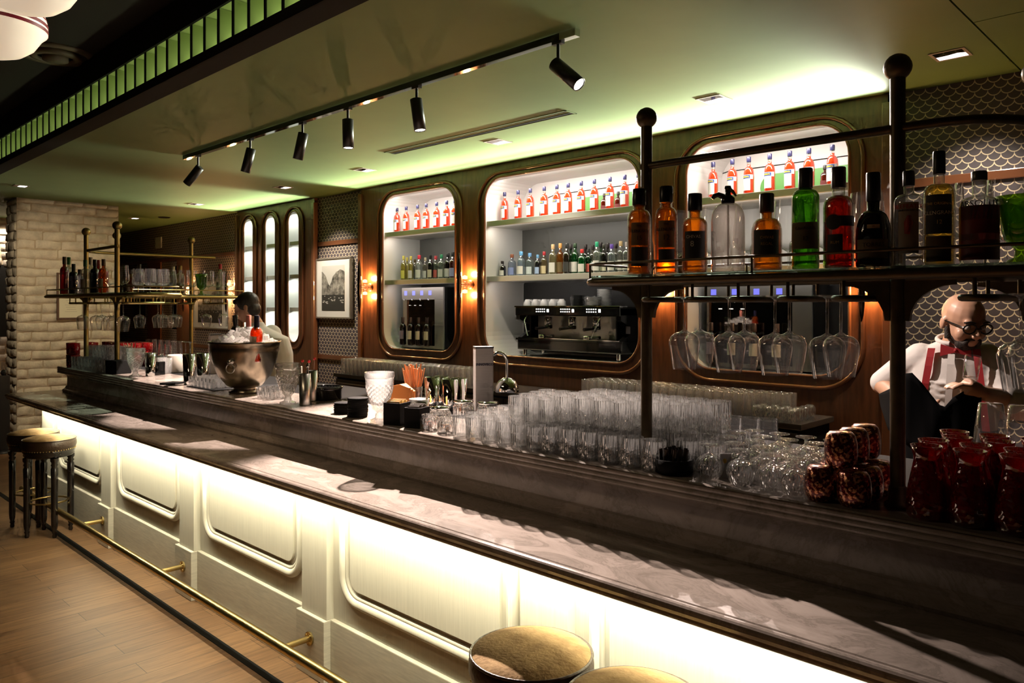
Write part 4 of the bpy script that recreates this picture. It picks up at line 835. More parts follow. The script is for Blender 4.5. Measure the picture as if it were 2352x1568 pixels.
def tin(u, Y, r, h, lb, group=None, m=None, taper=0.78, inv_=False):
    p = [(r * taper, 0.0), (r * taper * 1.02, 0.003), (r, h), (r * 0.95, h), (r * taper * 0.95, 0.006), (0.0001, 0.006)]
    return tag(MB().lathe([(0.0001, 0.001)] + p, 24, cap=False).build('shaker_tin', m or MT['chrome'], None, at(u, Y)), lb, 'shaker', group)
for i, u in enumerate((993, 1013, 1034, 1054)): tin(u, 2.50 + 0.05 * (i % 2), 0.043, 0.155, '%s polished shaker tin from the left, beside the steel dispenser' % ordinal(i), 'polished shaker tins')
sc = thing('steel_cup', 'low steel cup with a tan stirrer, in front of the shaker tins', 'cup', at(963, 2.22))
MB().lathe([(0.0001, 0.001), (0.037, 0), (0.038, 0.004), (0.047, 0.09), (0.044, 0.09), (0.035, 0.006), (0.0001, 0.006)], 24, cap=False).build('cup', MT['steel'], sc)
MB().tube([(0.0, 0.0, 0.01), (0.055, 0.02, 0.13)], 0.004, 8).build('stirrer', pm((0.6, 0.42, 0.2)), sc)
# ---- steel dispenser towers with a chrome ball tap
def tower(loc, w, h, lb, text, rz=0.0):
    t = thing('dispenser_tower', lb, 'drinks dispenser', loc, rz)
    MB().rbox(-w / 2, w / 2, -w * 0.45, w * 0.45, 0.0, h, 0.004).build('column', MT['satin'], t)
    MB().box(-w / 2 - 0.001, w / 2 + 0.001, -w * 0.45 - 0.001, w * 0.45 + 0.001, h - 0.006, h + 0.001).build('top_cap', MT['black'], t)
    g = MB().tube([(w / 2 - 0.005, 0, h - 0.05), (w / 2 + 0.02, 0, h - 0.035)] + [(w / 2 + 0.03 + 0.045 * math.sin(a * math.pi / 12), 0, h - 0.075 + 0.045 * math.cos(a * math.pi / 12)) for a in range(0, 7)] + [(w / 2 + 0.075, 0, h - 0.16)], 0.008, 10).build('spout', MT['chrome'], t)
    MB().lathe([(0.058, 0), (0.060, 0.004), (0.056, 0.03), (0.042, 0.055), (0.02, 0.069), (0.0001, 0.072)], 24, Matrix.Translation((w / 2 + 0.075, 0, h - 0.225))).build('chrome_dome', MT['chrome'], g)
    if text:
        part('lettering', text_mesh(text, w * 0.185, pm((0.02, 0.02, 0.05), 0.4), bold=0.0006), t, (0, -w * 0.45 - 0.0008, h - 0.085))
        part('lettering', text_mesh('FINE DISPENSE', w * 0.06, pm((0.12, 0.12, 0.14), 0.4)), t, (0, -w * 0.45 - 0.0008, h - 0.103)) if False else None
    return t
d_ = dep(1110, 2.55)
tower(at(1110, 2.60), 0.088, 0.315, 'square brushed steel dispenser tower with chrome dome tap, centre of the bar', 'INNOVECO', 0.99)
tower(at(494, 2.60), 0.082, 0.30, 'far square steel dispenser tower with chrome dome tap, left of the ice bucket', None, 1.38)
# ---- cut crystal water goblets
CUT = glassmat('frosted_cut_glass', tint=(0.92, 0.93, 0.93), milk=0.30, milkcol=(0.85, 0.84, 0.82), edge=0.45)
def crystal(u, Y, r, h, lb):
    pr = [(r * 0.66, 0), (r * 0.64, h * 0.03), (r * 0.30, h * 0.07), (r * 0.26, h * 0.16), (r * 0.34, h * 0.20)] + [(r * (0.45 + 0.50 * math.sin(i / 14 * math.pi / 2)), h * (0.24 + 0.60 * i / 14)) for i in range(15)] + [(r * 0.97, h * 0.87), (r * 1.01, h * 0.90), (r, h), (r * 0.95, h), (r * 0.93, h * 0.9)]
    m = MB(); N = 56; vs = []
    for j, (q, z) in enumerate(pr):
        for i in range(N):
            a = 2 * math.pi * i / N; w = 0.035 * math.cos(14 * a) * math.cos(math.pi * (j - 5)) if 5 <= j <= 16 else 0.0; vs.append((q * (1 + w) * math.cos(a), q * (1 + w) * math.sin(a), z))
    m.add(vs, [(i * N + j, i * N + (j + 1) % N, (i + 1) * N + (j + 1) % N, (i + 1) * N + j) for i in range(len(pr) - 1) for j in range(N)], False)
    tag(m.build('crystal_goblet', CUT, None, at(u, Y)), lb, 'goblet', 'cut crystal goblets')
crystal(872, 2.05, px(34, 872, 2.05), px(112, 872, 2.05), 'large cut crystal goblet right of the black coasters')
crystal(661, 2.08, px(29, 661, 2.08), px(92, 661, 2.08), 'large cut crystal goblet right of the ice bucket')
crystal(311, 2.10, px(21, 311, 2.10), px(64, 311, 2.10), 'cut crystal goblet at the far end beside the bronze pole')
# ---- coasters
cm_ = MB().lathe([(0.046, 0), (0.048, 0.0012), (0.048, 0.0038), (0.046, 0.005), (0.0001, 0.005)], 22).mesh('coaster', MT['matt'])
for u, Y, n, w in ((790, 2.08, 10, 'short'), (822, 2.06, 17, 'tall')):
    for i in range(n): mesh_thing('coaster', cm_, (xa(u, Y) + RND.uniform(-0.002, 0.002), Y + RND.uniform(-0.002, 0.002), ZB + 0.0052 * i), 'thin black coaster in the %s stack' % w, 'coaster', 'black coasters in the %s stack' % w)
bt = thing('black_tray', 'round glossy black bowl with rim behind the coasters', 'bowl', at(750, 2.32))
MB().lathe([(0.0001, 0.001), (0.075, 0), (0.082, 0.006), (0.084, 0.055), (0.090, 0.066), (0.082, 0.066), (0.076, 0.01), (0.0001, 0.008)], 30, cap=False).build('bowl', MT['gloss'], bt)
MB().tube([(0.086 * math.cos(a * 0.2), 0.086 * math.sin(a * 0.2), 0.068) for a in range(32)], 0.004, 6, True).build('rim', MT['gloss'], bt)
# ---- muddler tins with red topped picks
for i, (u, Y) in enumerate(((700, 2.10), (716, 2.22))):
    tin(u, Y, 0.031, 0.165, ('slim steel tin beside the crystal goblet, with red topped stirrers', 'slim steel tin behind its twin, with one red topped stirrer')[i], 'slim steel tins', MT['steel'], 0.85)
pk = MB().tube([(0, 0, 0), (0.012, 0.004, 0.215)], 0.0016, 6)
pkh = MB().ball((0.0125, 0.004, 0.221), 0.0085, 10)
for i, (u, Y, rz) in enumerate(((697, 2.10, 2.7), (704, 2.10, 0.3), (717, 2.22, 0.9))):
    t = thing('cocktail_stirrer', ('leftmost red topped stirrer in the slim steel tin', 'middle red topped stirrer, tallest of the three', 'red topped stirrer leaning right in the rear tin')[i], 'stirrer', at(u, Y, ZB + 0.007), rz, 'red topped stirrers')
    part('stick', pk.mesh('stick', MT['steel']), t); part('red_knob', pkh.mesh('red_knob', pm((0.6, 0.03, 0.03), 0.3)), t)
spn = thing('bar_spoon', 'steel muddler with ball end standing in the slim tin', 'muddler', at(708, 2.12, ZB + 0.007)); MB().tube([(0, 0, 0), (-0.004, 0.0, 0.19)], 0.004, 8).build('shaft', MT['steel'], spn); MB().ball((-0.004, 0, 0.196), 0.011, 12, (1, 1, 1.3)).build('ball_end', MT['chrome'], spn)
for i, (u, Y, w, h) in enumerate(((686, 2.62, 0.05, 0.12), (665, 2.62, 0.09, 0.09))): 
    tag(MB().rbox(-w / 2, w / 2, -0.01, 0.01, 0, h, 0.002).build('menu_card', pm((0.5, 0.47, 0.38), 0.7), None, at(u, Y), 0.5), ('taller cream menu card', 'low cream menu card')[i] + ' behind the crystal goblet', 'card', 'cream menu cards')
# ---- ice bucket
ib = thing('ice_bucket', 'hammered steel champagne bucket on a foot, ring handle on its side', 'ice bucket', at(562, 2.16)); R_ = px(79, 562, 2.16); hb_ = px(118, 562, 2.16)
MB().lathe([(0.0001, 0.002), (R_ * 0.42, 0.0), (R_ * 0.45, 0.008), (R_ * 0.32, 0.02), (R_ * 0.30, 0.03), (R_ * 0.48, 0.042), (R_ * 0.74, hb_ * 0.34), (R_ * 0.90, hb_ * 0.62), (R_ * 0.94, hb_ * 0.78), (R_ * 0.965, hb_ * 0.83), (R_ * 0.955, hb_ * 0.87), (R_ * 0.985, hb_ * 0.96), (R_ * 1.02, hb_), (R_ * 0.98, hb_), (R_ * 0.92, hb_ * 0.85), (R_ * 0.7, hb_ * 0.4), (0.0001, hb_ * 0.3)], 48, cap=False).build('bowl', pmat('bucket_pewter', (0.34, 0.29, 0.22), 0.27, metal=1.0, noise=0.25, scale=12), ib)
hdl = MB(); hc = Vector((R_ * 0.62, -R_ * 0.74, hb_ * 0.60)); hdl.tube([hc + Vector((0.026 * math.cos(a * 0.2618) * 0.72, 0.026 * math.cos(a * 0.2618) * 0.6, -0.026 + 0.026 * math.sin(a * 0.2618))) for a in range(24)], 0.0035, 8, True)
hdl.ball(hc + Vector((-0.004, 0.004, 0.012)), 0.02, 14, (1, 1, 0.75)); hdl.build('ring_handle', MT['steel'], ib)
icem = glassmat('ice', tint=(0.97, 0.97, 0.96), milk=0.40, milkcol=(0.9, 0.87, 0.82), edge=0.45)
rr = random.Random(4)
cubes = []
for q in range(3):
    m = MB(); m.rbox(-0.017, 0.017, -0.015, 0.015, -0.014, 0.014, 0.004, Matrix.Rotation(0.5 + q, 4, 'X') @ Matrix.Rotation(0.7 * q + 0.4, 4, 'Y')); cubes.append(m.mesh('ice_cube', icem))
tag(MB().lathe([(R_ * 0.93, hb_ * 0.86), (R_ * 0.80, hb_ * 0.97), (R_ * 0.4, hb_ * 1.06), (0.0001, hb_ * 1.08)], 26).build('crushed_ice', icem, None, ib.location.copy()), 'heap of crushed ice filling the steel champagne bucket', 'ice', None, 'stuff')
nn = 0
for ring, (rd, z, cnt) in enumerate(((0.84, 0.97, 20), (0.62, 1.06, 15), (0.38, 1.13, 10), (0.15, 1.20, 5))):
    for i in range(cnt):
        a = 2 * math.pi * i / cnt + ring; mesh_thing('ice_cube', cubes[nn % 3], (ib.location.x + R_ * rd * math.cos(a), ib.location.y + R_ * rd * math.sin(a), ZB + hb_ * z + rr.uniform(-0.004, 0.008)), 'ice cube heaped in the steel champagne bucket', 'ice cube', 'ice cubes in the bucket', a); nn += 1
def icebottle(u, dy, col, cap, lb, lean, lab):
    x, y = xa(u, ib.location.y + dy), ib.location.y + dy
    t = smallbottle(x, y, ZB + hb_ * 0.62, 0.27, 0.036, bodym(col), pm(cap, 0.3), lb, 'wine_bottle', pm(lab, 0.6), (0.55, 0.75, 0.36), 0.30, 'bottles in the ice bucket', labz=(0.36, 0.56))
    t.rotation_euler = (0, lean, 0)
icebottle(546, 0.03, (0.03, 0.03, 0.02), (0.012, 0.012, 0.014), 'black bottle chilling at the left of the ice bucket', -0.12, (0.05, 0.05, 0.05))
icebottle(570, 0.02, cg, (0.45, 0.16, 0.12), 'clear bottle with wired stopper chilling in the middle of the ice bucket', 0.02, (0.6, 0.5, 0.4))
icebottle(587, -0.01, (0.9, 0.16, 0.02), (0.012, 0.012, 0.03), 'orange bottle with navy cap chilling in the ice bucket', 0.06, (0.65, 0.5, 0.35))
# ---- small ribbed glasses on a mat
SM = tumbler(0.062, 0.026, 9, 0.08, 0.80).mesh('shot_glass', MT['glasst'])
mat_ = tag(MB().rbox(-0.29, 0.10, -0.10, 0.16, 0, 0.004, 0.001).build('bar_mat', MT['matt'], None, at(510, 2.16)), 'black rubber bar mat under the ribbed shot glasses', 'mat')
for r_ in range(4):
    for i in range(6): mesh_thing('shot_glass', SM, (mat_.location.x - 0.262 + 0.056 * i, 2.09 + 0.057 * r_, ZB + 0.0045), 'ribbed shot glass on the black mat left of the ice bucket', 'shot glass', 'ribbed shot glasses on the mat')
for r_ in range(2):
    for i in range(3): mesh_thing('shot_glass', SM, (xa(612, 2.1) - 0.06 + 0.057 * i, 2.08 + 0.057 * r_ + 0.02, ZB), 'ribbed shot glass between the ice bucket and the crystal goblet', 'shot glass', 'ribbed shot glasses right of the bucket')
tin(434, 2.12, 0.040, 0.20, 'tall dark steel tin left of the shot glasses', 'far shaker tins'); tin(466, 2.32, 0.046, 0.185, 'tall steel tin behind the shot glasses, nearest the ice bucket', 'far shaker tins'); tin(345, 2.18, 0.040, 0.17, 'polished tin right of the far crystal goblet', 'far shaker tins')
tag(MB().rbox(-0.05, 0.05, -0.06, 0.06, 0, 0.012, 0.003).build('order_pad', MT['matt'], None, at(396, 2.06), 0.5), 'small black pad lying on the white marble edge', 'pad')
tag(MB().rbox(-0.035, 0.035, -0.03, 0.03, 0, 0.10, 0.003).build('black_box', MT['gloss'], None, at(364, 2.26), 0.4), 'small glossy black box between the far tin and jar', 'box')
tag(MB().lathe([(0.0001, 0), (0.055, 0), (0.06, 0.01), (0.055, 0.13), (0.05, 0.14), (0.0001, 0.142)], 20).build('paper_roll', pm((0.55, 0.5, 0.42), 0.8), None, at(402, 2.42)), 'pale paper roll behind the black pad', 'paper roll')
tag(MB().lathe([(0.055, 0.0), (0.06, 0.12), (0.055, 0.12), (0.05, 0.004), (0.0001, 0.004)], 20, cap=False).build('frosted_pitcher', CUT, None, at(378, 2.34)), 'frosted short pitcher beside the pale paper roll', 'pitcher')
# stems at the far end
for i, u in enumerate((347, 362, 378, 392, 405)): mesh_thing('wine_glass', WINE_T, at(u, 2.62), '%s upright wine glass from the left standing on the far ledge' % ordinal(i), 'wine glass', 'upright wine glasses on the far ledge')
for i, u in enumerate((414, 426, 437)): mesh_thing('wine_glass', WINE_I, at(u, 2.60, ZB + 0.227), '%s upturned wine glass beside the far brass pole' % ordinal(i), 'wine glass', 'upturned wine glasses on the far ledge')
RT = MB().lathe([(0.0001, 0.002), (0.034, 0), (0.038, 0.006), (0.041, 0.10), (0.038, 0.10), (0.034, 0.01), (0.0001, 0.009)], 20, cap=False).mesh('red_tumbler', RED)
n = 0
for j in range(3):
    for i in range(6):
        x = -7.22 + 0.088 * i; y = 2.34 + 0.09 * j if i > 1 else 2.06 + 0.14 * j
        for s_ in (0, 1):
            mesh_thing('red_tumbler', RT, (x, y, ZB + 0.1005 * s_), 'ruby red tumbler in the %s tier at the far end of the ledge' % ('lower', 'upper')[s_], 'tumbler', 'ruby red tumblers at the far end, %s tier' % ('lower', 'upper')[s_])
for j in range(3):
    for i in range(9):
        x = -7.03 + 0.083 * i; y = 2.045 + 0.083 * j
        if abs(x - LP[0][0]) < 0.07 and abs(y - YR) < 0.07 or abs(x - LP[1][0]) < 0.07 and abs(y - YR) < 0.07: continue
        mesh_thing('cut_tumbler', TUM, (x, y, ZB), 'cut crystal tumbler in the lower tier beside the bright brass pole', 'tumbler', 'crystal tumblers at the far end')
        if j >= 1 and i >= 2: mesh_thing('cut_tumbler', TUM, (x, y, ZB + 0.0956), 'cut crystal tumbler in the upper tier beside the bright brass pole', 'tumbler', 'crystal tumblers at the far end')
cb = caddy(258, 2.10, 0.10, 0.10, 0.11, 'dark caddy with papers beside the far crystal goblet', pm((0.35, 0.28, 0.2), 0.7)) if False else None
tag(MB().rbox(-0.075, 0.075, -0.06, 0.06, 0, 0.10, 0.004).build('black_crate', MT['matt'], None, at(272, 2.10), 0.2), 'low black crate at the foot of the bright brass pole', 'crate')
# ---------------------------------------------------------------- glasses packed on the back counter
HB = ribbed([(0.0285, 0), (0.029, 0.004), (0.0325, 0.12), (0.0325, 0.152), (0.030, 0.157), (0.012, 0.1575), (0.0001, 0.152)], 24, 8, 0.02, 0.003, 0.14).mesh('highball_glass', MT['glassb'])
xl = xa(790, 4.57)
for i in range(28):
    for j in range(4): mesh_thing('highball_glass', HB, (xl + 0.069 * i, 4.57 + 0.071 * j, 0.9625), 'upturned highball glass packed in rows on the left of the back counter', 'highball glass', 'highball glasses on the left of the back counter')
xg = xa(1345, 4.57)
for i in range(23):
    for j in range(4):
        if i > 19 and j < 2: continue
        mesh_thing('highball_glass', HB, (xg + 0.069 * i, 4.57 + 0.071 * j, 0.9625), 'upturned highball glass packed in rows on the right of the back counter', 'highball glass', 'highball glasses on the right of the back counter')
LG = MB().lathe([(0.026, 0), (0.034, 0.03), (0.037, 0.055), (0.033, 0.078), (0.020, 0.088), (0.0001, 0.09)], 18, cap=False).mesh('low_tumbler', MT['glasst'])
for i in range(5):
    for j in range(4):
        x = xg + 0.069 * 20 + 0.012 + 0.078 * i; y = 4.565 + 0.08 * j
        if x > -2.02 or (j > 1 and i < 3): continue
        mesh_thing('low_tumbler', LG, (x, y, 0.9625), 'upturned low tumbler at the right end of the back counter', 'tumbler', 'low tumblers at the right end of the back counter')
# ================================================================ bottles and machines in the niches
YB = YP + 0.17
NAVY = (0.02, 0.02, 0.07)
# the orange aperitif, one prototype then copies
apo = gm('orange_aperitif', tint=(0.95, 0.22, 0.05), milk=0.55, milkcol=(0.85, 0.085, 0.02), edge=0.25)
AP_H, AP_R = 0.285, 0.037
def aperitif():
    t = thing('aperitif_bottle', 'x', 'bottle', (0, 0, 0), 0)
    pr = bprof(AP_H - 0.004, AP_R, 0.0135, AP_H * 0.53, AP_H * 0.74)
    low = [p for p in pr if p[1] < AP_H * 0.78]; low.append((0.0135, AP_H * 0.80))
    MB().lathe([(0.0001, 0.0)] + low, 18, cap=False).build('bottle_body', apo, t)
    MB().lathe([(0.0137, AP_H * 0.795), (0.0132, AP_H * 0.88)], 16, cap=False).build('bottle_neck', MT['glass'], t)
    MB().lathe([(0.0150, AP_H * 0.865), (0.0158, AP_H * 0.872), (0.0158, AP_H * 0.985), (0.014, AP_H)], 16).build('cap', pm(NAVY, 0.35), t)
    arclabel(AP_R + 0.0006, AP_H * 0.13, AP_H * 0.43, -80, 42).build('label', pm((0.85, 0.84, 0.80), 0.5), t)
    b = arclabel(AP_R + 0.0008, AP_H * 0.42, AP_H * 0.53, -80, 75).build('label_band', pm((0.85, 0.84, 0.80), 0.5), t)
    arclabel(AP_R + 0.0011, AP_H * 0.435, AP_H * 0.52, -62, 40).build('blue_flag', pm((0.03, 0.07, 0.30), 0.5), b)
    part('lettering', text_mesh('APEROL', AP_H * 0.052, pm((0.80, 0.62, 0.05), 0.5), wrap=AP_R + 0.0016, bold=0.0006), b, (0, 0, AP_H * 0.477), (0, 0, math.radians(-10)))
    return t
ap0 = aperitif(); first = True
for ni, us in ((0, (912, 933, 959, 979, 1003, 1026, 1045)), (1, (1159, 1190, 1218, 1250, 1279, 1305, 1335, 1365, 1401, 1435, 1466)), (2, (1638, 1682, 1720, 1768, 1814, 1858, 1912))):
    for i, u in enumerate(us):
        lb = '%s orange aperitif bottle from the left on the top shelf of the %s niche' % (ordinal(i), ('left', 'middle', 'right')[ni])
        loc = (xa(u, YB), YB, ZS2 + 0.0005)
        if first: ap0.location = loc; ap0['label'] = lb; ap0['group'] = 'orange aperitif bottles on the top shelves'; first = False
        else: dup(ap0, loc, 0, lb, 'orange aperitif bottles on the top shelves')
for u, ni in ((1388, 1), (1420, 1), (1895, 2)): smallbottle(xa(u, YB + 0.2), YB + 0.2, ZS2 + 0.0005, 0.19, 0.032, bodym((0.30, 0.03, 0.01)), pm((0.02, 0.02, 0.02), 0.4), 'short dark red bottle behind the orange aperitif row, %s' % {1388: 'left of two in the middle niche', 1420: 'right of two in the middle niche', 1895: 'right niche'}[u], labc=pm((0.12, 0.02, 0.02), 0.6))
# lower shelf bottles: column, height, radius, glass, cap, label colour, words
W = (0.62, 0.60, 0.55); CR = (0.55, 0.48, 0.33)
L1 = [(907, .155, .037, (0.25, 0.05, 0.02), (0.08, 0.03, 0.02), CR, 'short square dark red bottle'), (927, .27, .034, (0.80, 0.72, 0.20), (0.55, 0.48, 0.10), (0.6, 0.55, 0.1), 'yellow liqueur bottle with yellow cap'), (935, .255, .030, (0.85, 0.78, 0.30), (0.5, 0.42, 0.08), None, 'slim pale yellow bottle'), (944, .26, .034, (0.80, 0.72, 0.25), (0.5, 0.42, 0.08), W, 'yellow bottle with white label'), (953, .23, .03, (0.35, 0.36, 0.30), (0.10, 0.07, 0.02), None, 'slim grey bottle with gold cap'), (963, .265, .042, cg, (0.55, 0.03, 0.05), W, 'wide white labelled bottle with red cap'), (977, .24, .030, (0.6, 0.55, 0.45), (0.5, 0.42, 0.28), W, 'slim bottle with cream top'), (989, .255, .034, (0.03, 0.03, 0.025), (0.012, 0.012, 0.012), CR, 'black bottle with cream label'), (1001, .25, .036, (0.45, 0.50, 0.38), (0.50, 0.05, 0.06), (0.5, 0.1, 0.08), 'pale green red labelled bottle'), (1014, .255, .038, (0.55, 0.62, 0.52), (0.03, 0.22, 0.10), W, 'pale green bottle with green cap'), (1029, .27, .040, (0.05, 0.03, 0.03), (0.02, 0.02, 0.02), W, 'dark bottle with tall white label'), (1040, .27, .036, (0.30, 0.04, 0.03), (0.02, 0.02, 0.02), (0.3, 0.3, 0.5), 'dark red blue labelled bottle'), (1047, .22, .03, (0.8, 0.35, 0.03), (0.3, 0.1, 0.02), None, 'orange bottle against the frame')]
L2 = [(1142, .19, .036, (0.22, 0.14, 0.07), (0.14, 0.05, 0.02), (0.35, 0.28, 0.15), 'short brown wooden stoppered bottle'), (1154, .15, .033, (0.12, 0.10, 0.07), (0.03, 0.02, 0.02), W, 'small dark bottle with arched white label'), (1176, .215, .040, (0.62, 0.68, 0.80), (0.30, 0.10, 0.05), (0.25, 0.3, 0.55), 'clear bottle with round cork and blue label'), (1197, .23, .040, (0.62, 0.72, 0.80), (0.15, 0.42, 0.75), W, 'clear bottle with sky blue cap'), (1217, .215, .038, (0.60, 0.70, 0.68), (0.15, 0.35, 0.65), (0.55, 0.6, 0.6), 'clear bottle with blue neck band'), (1235, .19, .028, (0.06, 0.06, 0.07), (0.15, 0.35, 0.60), (0.3, 0.4, 0.6), 'small dark bottle with blue cap'), (1250, .22, .033, (0.55, 0.45, 0.25), (0.40, 0.03, 0.04), (0.6, 0.5, 0.3), 'pale gold bottle with red top'), (1270, .275, .037, (0.65, 0.60, 0.35), (0.5, 0.35, 0.18), W, 'tall white labelled bottle with tan cap'), (1287, .285, .036, (0.65, 0.25, 0.03), (0.55, 0.28, 0.08), (0.15, 0.10, 0.04), 'tall amber bottle with gold cap'), (1302, .275, .035, (0.10, 0.07, 0.04), (0.015, 0.015, 0.015), (0.03, 0.03, 0.03), 'tall black bottle with slanted label'), (1321, .275, .036, (0.02, 0.30, 0.06), (0.02, 0.05, 0.02), W, 'tall green bottle with white label'), (1337, .215, .036, (0.02, 0.35, 0.08), (0.50, 0.03, 0.03), W, 'green bottle with red cap and white label'), (1352, .22, .028, (0.03, 0.16, 0.06), (0.02, 0.02, 0.02), (0.5, 0.1, 0.08), 'slim dark green bottle with black cap'), (1371, .27, .034, (0.62, 0.68, 0.60), (0.02, 0.30, 0.15), W, 'clear bottle with green cap'), (1387, .25, .034, (0.06, 0.06, 0.04), (0.03, 0.03, 0.02), (0.7, 0.66, 0.5), 'dark wine bottle with cream label'), (1405, .24, .036, (0.60, 0.66, 0.66), (0.12, 0.06, 0.35), W, 'clear bottle with purple cap'), (1426, .265, .036, (0.6, 0.6, 0.55), (0.45, 0.32, 0.15), W, 'clear bottle with cork'), (1440, .25, .036, (0.55, 0.58, 0.56), (0.35, 0.3, 0.28), (0.5, 0.5, 0.46), 'clear square bottle with grey cap')]
L3 = [(1650, .20, .038, cg, (0.4, 0.4, 0.4), W, 'clear round bottle'), (1690, .22, .04, cg, (0.05, 0.05, 0.05), W, 'clear bottle with black cap'), (1735, .24, .04, (0.5, 0.45, 0.4), (0.3, 0.25, 0.2), W, 'grey bottle with wide white label'), (1780, .23, .04, cg, (0.5, 0.5, 0.5), (0.5, 0.55, 0.6), 'clear bottle with silver cap'), (1825, .25, .038, (0.5, 0.5, 0.4), (0.1, 0.1, 0.1), W, 'pale bottle with dark cap'), (1868, .22, .04, cg, (0.3, 0.05, 0.05), W, 'clear bottle with red cap'), (1905, .24, .038, (0.4, 0.4, 0.35), (0.05, 0.05, 0.05), W, 'grey bottle at the right end')]
for ni, (L, nm) in enumerate(((L1, 'left'), (L2, 'middle'), (L3, 'right'))):
    for i, (u, h, r, c, cp, lb, tx) in enumerate(L):
        y = YB + (0.0 if i % 2 else 0.05)
        smallbottle(xa(u, y), y, ZS1 + 0.0005, h, r, bodym(c), pm(cp, 0.35), '%s on the lower shelf of the %s niche' % (tx, nm), labc=pm(lb, 0.6) if lb else None, group='bottles on the lower shelf of the %s niche' % nm, shape=(0.56, 0.73, 0.38), labz=(0.08, 0.40))
k2 = 0
for u, ni in ((1311, 1), (1345, 1), (1362, 1), (1380, 1), (1396, 1), (1415, 1)):
    y = YB + 0.17; c = ((0.05, 0.2, 0.06), (0.05, 0.04, 0.03), (0.4, 0.4, 0.3))[k2 % 3]
    smallbottle(xa(u, y), y, ZS1 + 0.0005, 0.28 - 0.01 * (k2 % 3), 0.035, bodym(c), pm((0.03, 0.02, 0.02), 0.35), '%s bottle from the left in the back row, lower shelf of the middle niche' % ordinal(k2), labc=pm(W, 0.6), group='back row bottles in the middle niche'); k2 += 1
# green bottles in the slim niches
for (a, b), nm in zip(SLITS, ('leftmost', 'middle', 'rightmost')):
    for z, sh in ((2.495, 'top'), (2.075, 'middle'), (1.655, 'bottom')):
        if nm != 'rightmost' and sh == 'top': continue
        smallbottle(b - 0.075, YP + 0.12, z + 0.0005, 0.26, 0.038, bodym((0.02, 0.22, 0.06)), pm((0.02, 0.06, 0.03), 0.4), 'green bottle with white label on the %s shelf of the %s slim niche' % (sh, nm), labc=pm(W, 0.5), group='green bottles in the slim niches')
# wine dispensers
def wine_dispenser(x0, x1, z0, z1, y0, y1, lb, lit, frame):
    t = thing('wine_dispenser', lb, 'wine dispenser', ((x0 + x1) / 2, y0, z0)); w = x1 - x0; h = z1 - z0; d = y1 - y0; hw = w / 2
    MB().box(-hw, hw, 0.02, d, 0.0, h).build('cabinet', MT['gloss'], t)
    MB().rbox(-hw, hw, 0.0, 0.03, h * 0.80, h, 0.003).rbox(hw - 0.10 * 1.4, hw, 0.0, 0.03, 0.0, h * 0.80, 0.003).rbox(-hw, hw - 0.14, 0.0, 0.03, 0, h * 0.05, 0.003).build('steel_front', frame, t)
    for i in range(4):
        q = -hw + 0.07 + i * (w - 0.20) / 3.6
        MB().box(q - 0.022, q + 0.022, -0.002, 0.001, h * 0.875, h * 0.945).build('display', emat('blue_display_%s_%d' % (lb[:4], i), (0.20, 0.20, 1.0), 2.2 if lit else 1.2), t)
        MB().tube([(q, -0.005, h * 0.80), (q, -0.03, h * 0.81), (q + 0.02, -0.035, h * 0.79)], 0.007, 8).build('tap', MT['chrome'], t)
    MB().box(-hw + 0.005, hw - 0.145, 0.012, 0.016, h * 0.05, h * 0.80).build('glass_door', gm('tinted_door', tint=(0.75, 0.75, 0.75), milk=0.0, edge=0.3), t)
    for q in range(3): MB().box(-hw + 0.1 + 0.09 * q, -hw + 0.13 + 0.09 * q, 0.018, 0.022, h * 0.70, h * 0.712).build('lamp', emat('cabinet_lamp', (1.0, 0.9, 0.8), 2.5), t)
    for q in range(4):
        o = smallbottle((x0 + 0.075 + q * (w - 0.2) / 3.6), y0 - 0.045, z0 + 0.03, 0.30, 0.036, conbl, pm((0.05, 0.03, 0.03), 0.4), '%s wine bottle from the left at the %s' % (ordinal(q), lb.split(' with')[0]), 'wine_bottle', pm((0.62, 0.6, 0.55) if q != 0 else (0.25, 0.2, 0.3), 0.6), (0.60, 0.76, 0.40), 0.2, 'wine bottles in the niche dispensers', labz=(0.22, 0.52))
    return t
zf = ZN0 + 0.012
sdark = pmat('dark_steel', (0.18, 0.18, 0.17), 0.4, metal=0.6)
wine_dispenser(xa(923, 5.20), xa(1018, 5.20), zf, za(970, 660, 5.20), 5.20, 5.50, 'steel wine dispenser with four blue displays in the left niche', True, MT['satin'])
wine_dispenser(xa(1620, 5.20), xa(1865, 5.20), zf, za(1740, 652, 5.20), 5.20, 5.50, 'dark wine dispenser with four blue displays behind the hanging wine glasses', False, sdark)
for q in range(5): pass
# espresso machine
x0, x1 = xa(1188, 5.16), xa(1428, 5.16); zt = za(1300, 702, 5.16); em = thing('espresso_machine', 'black and steel three group espresso machine in the middle niche', 'espresso machine', ((x0 + x1) / 2, 5.16, zf)); hw = (x1 - x0) / 2; hh = zt - zf
MB().rbox(-hw, hw, 0.0, 0.34, 0.05, 0.155, 0.012).rbox(-hw - 0.01, hw + 0.01, -0.012, 0.10, 0.14, 0.158, 0.004).build('drip_base', MT['gloss'], em)
MB().box(-hw + 0.02, hw - 0.02, -0.008, 0.09, 0.158, 0.163).build('drip_tray', MT['chrome'], em)
MB().box(-hw + 0.09, hw - 0.20, 0.19, 0.21, 0.155, hh * 0.80).build('back_panel', MT['steel'], em)
for s in (-1, 1): MB().prismx([(0.0, 0.155), (0.03, 0.155), (0.34, 0.155), (0.34, hh - 0.02), (-0.02, hh - 0.02), (-0.01, hh * 0.72), (0.12, hh * 0.62), (0.12, 0.22)], s * hw - 0.045 if s > 0 else -hw, hw if s > 0 else -hw + 0.045).build('side_panel', MT['gloss'], em)
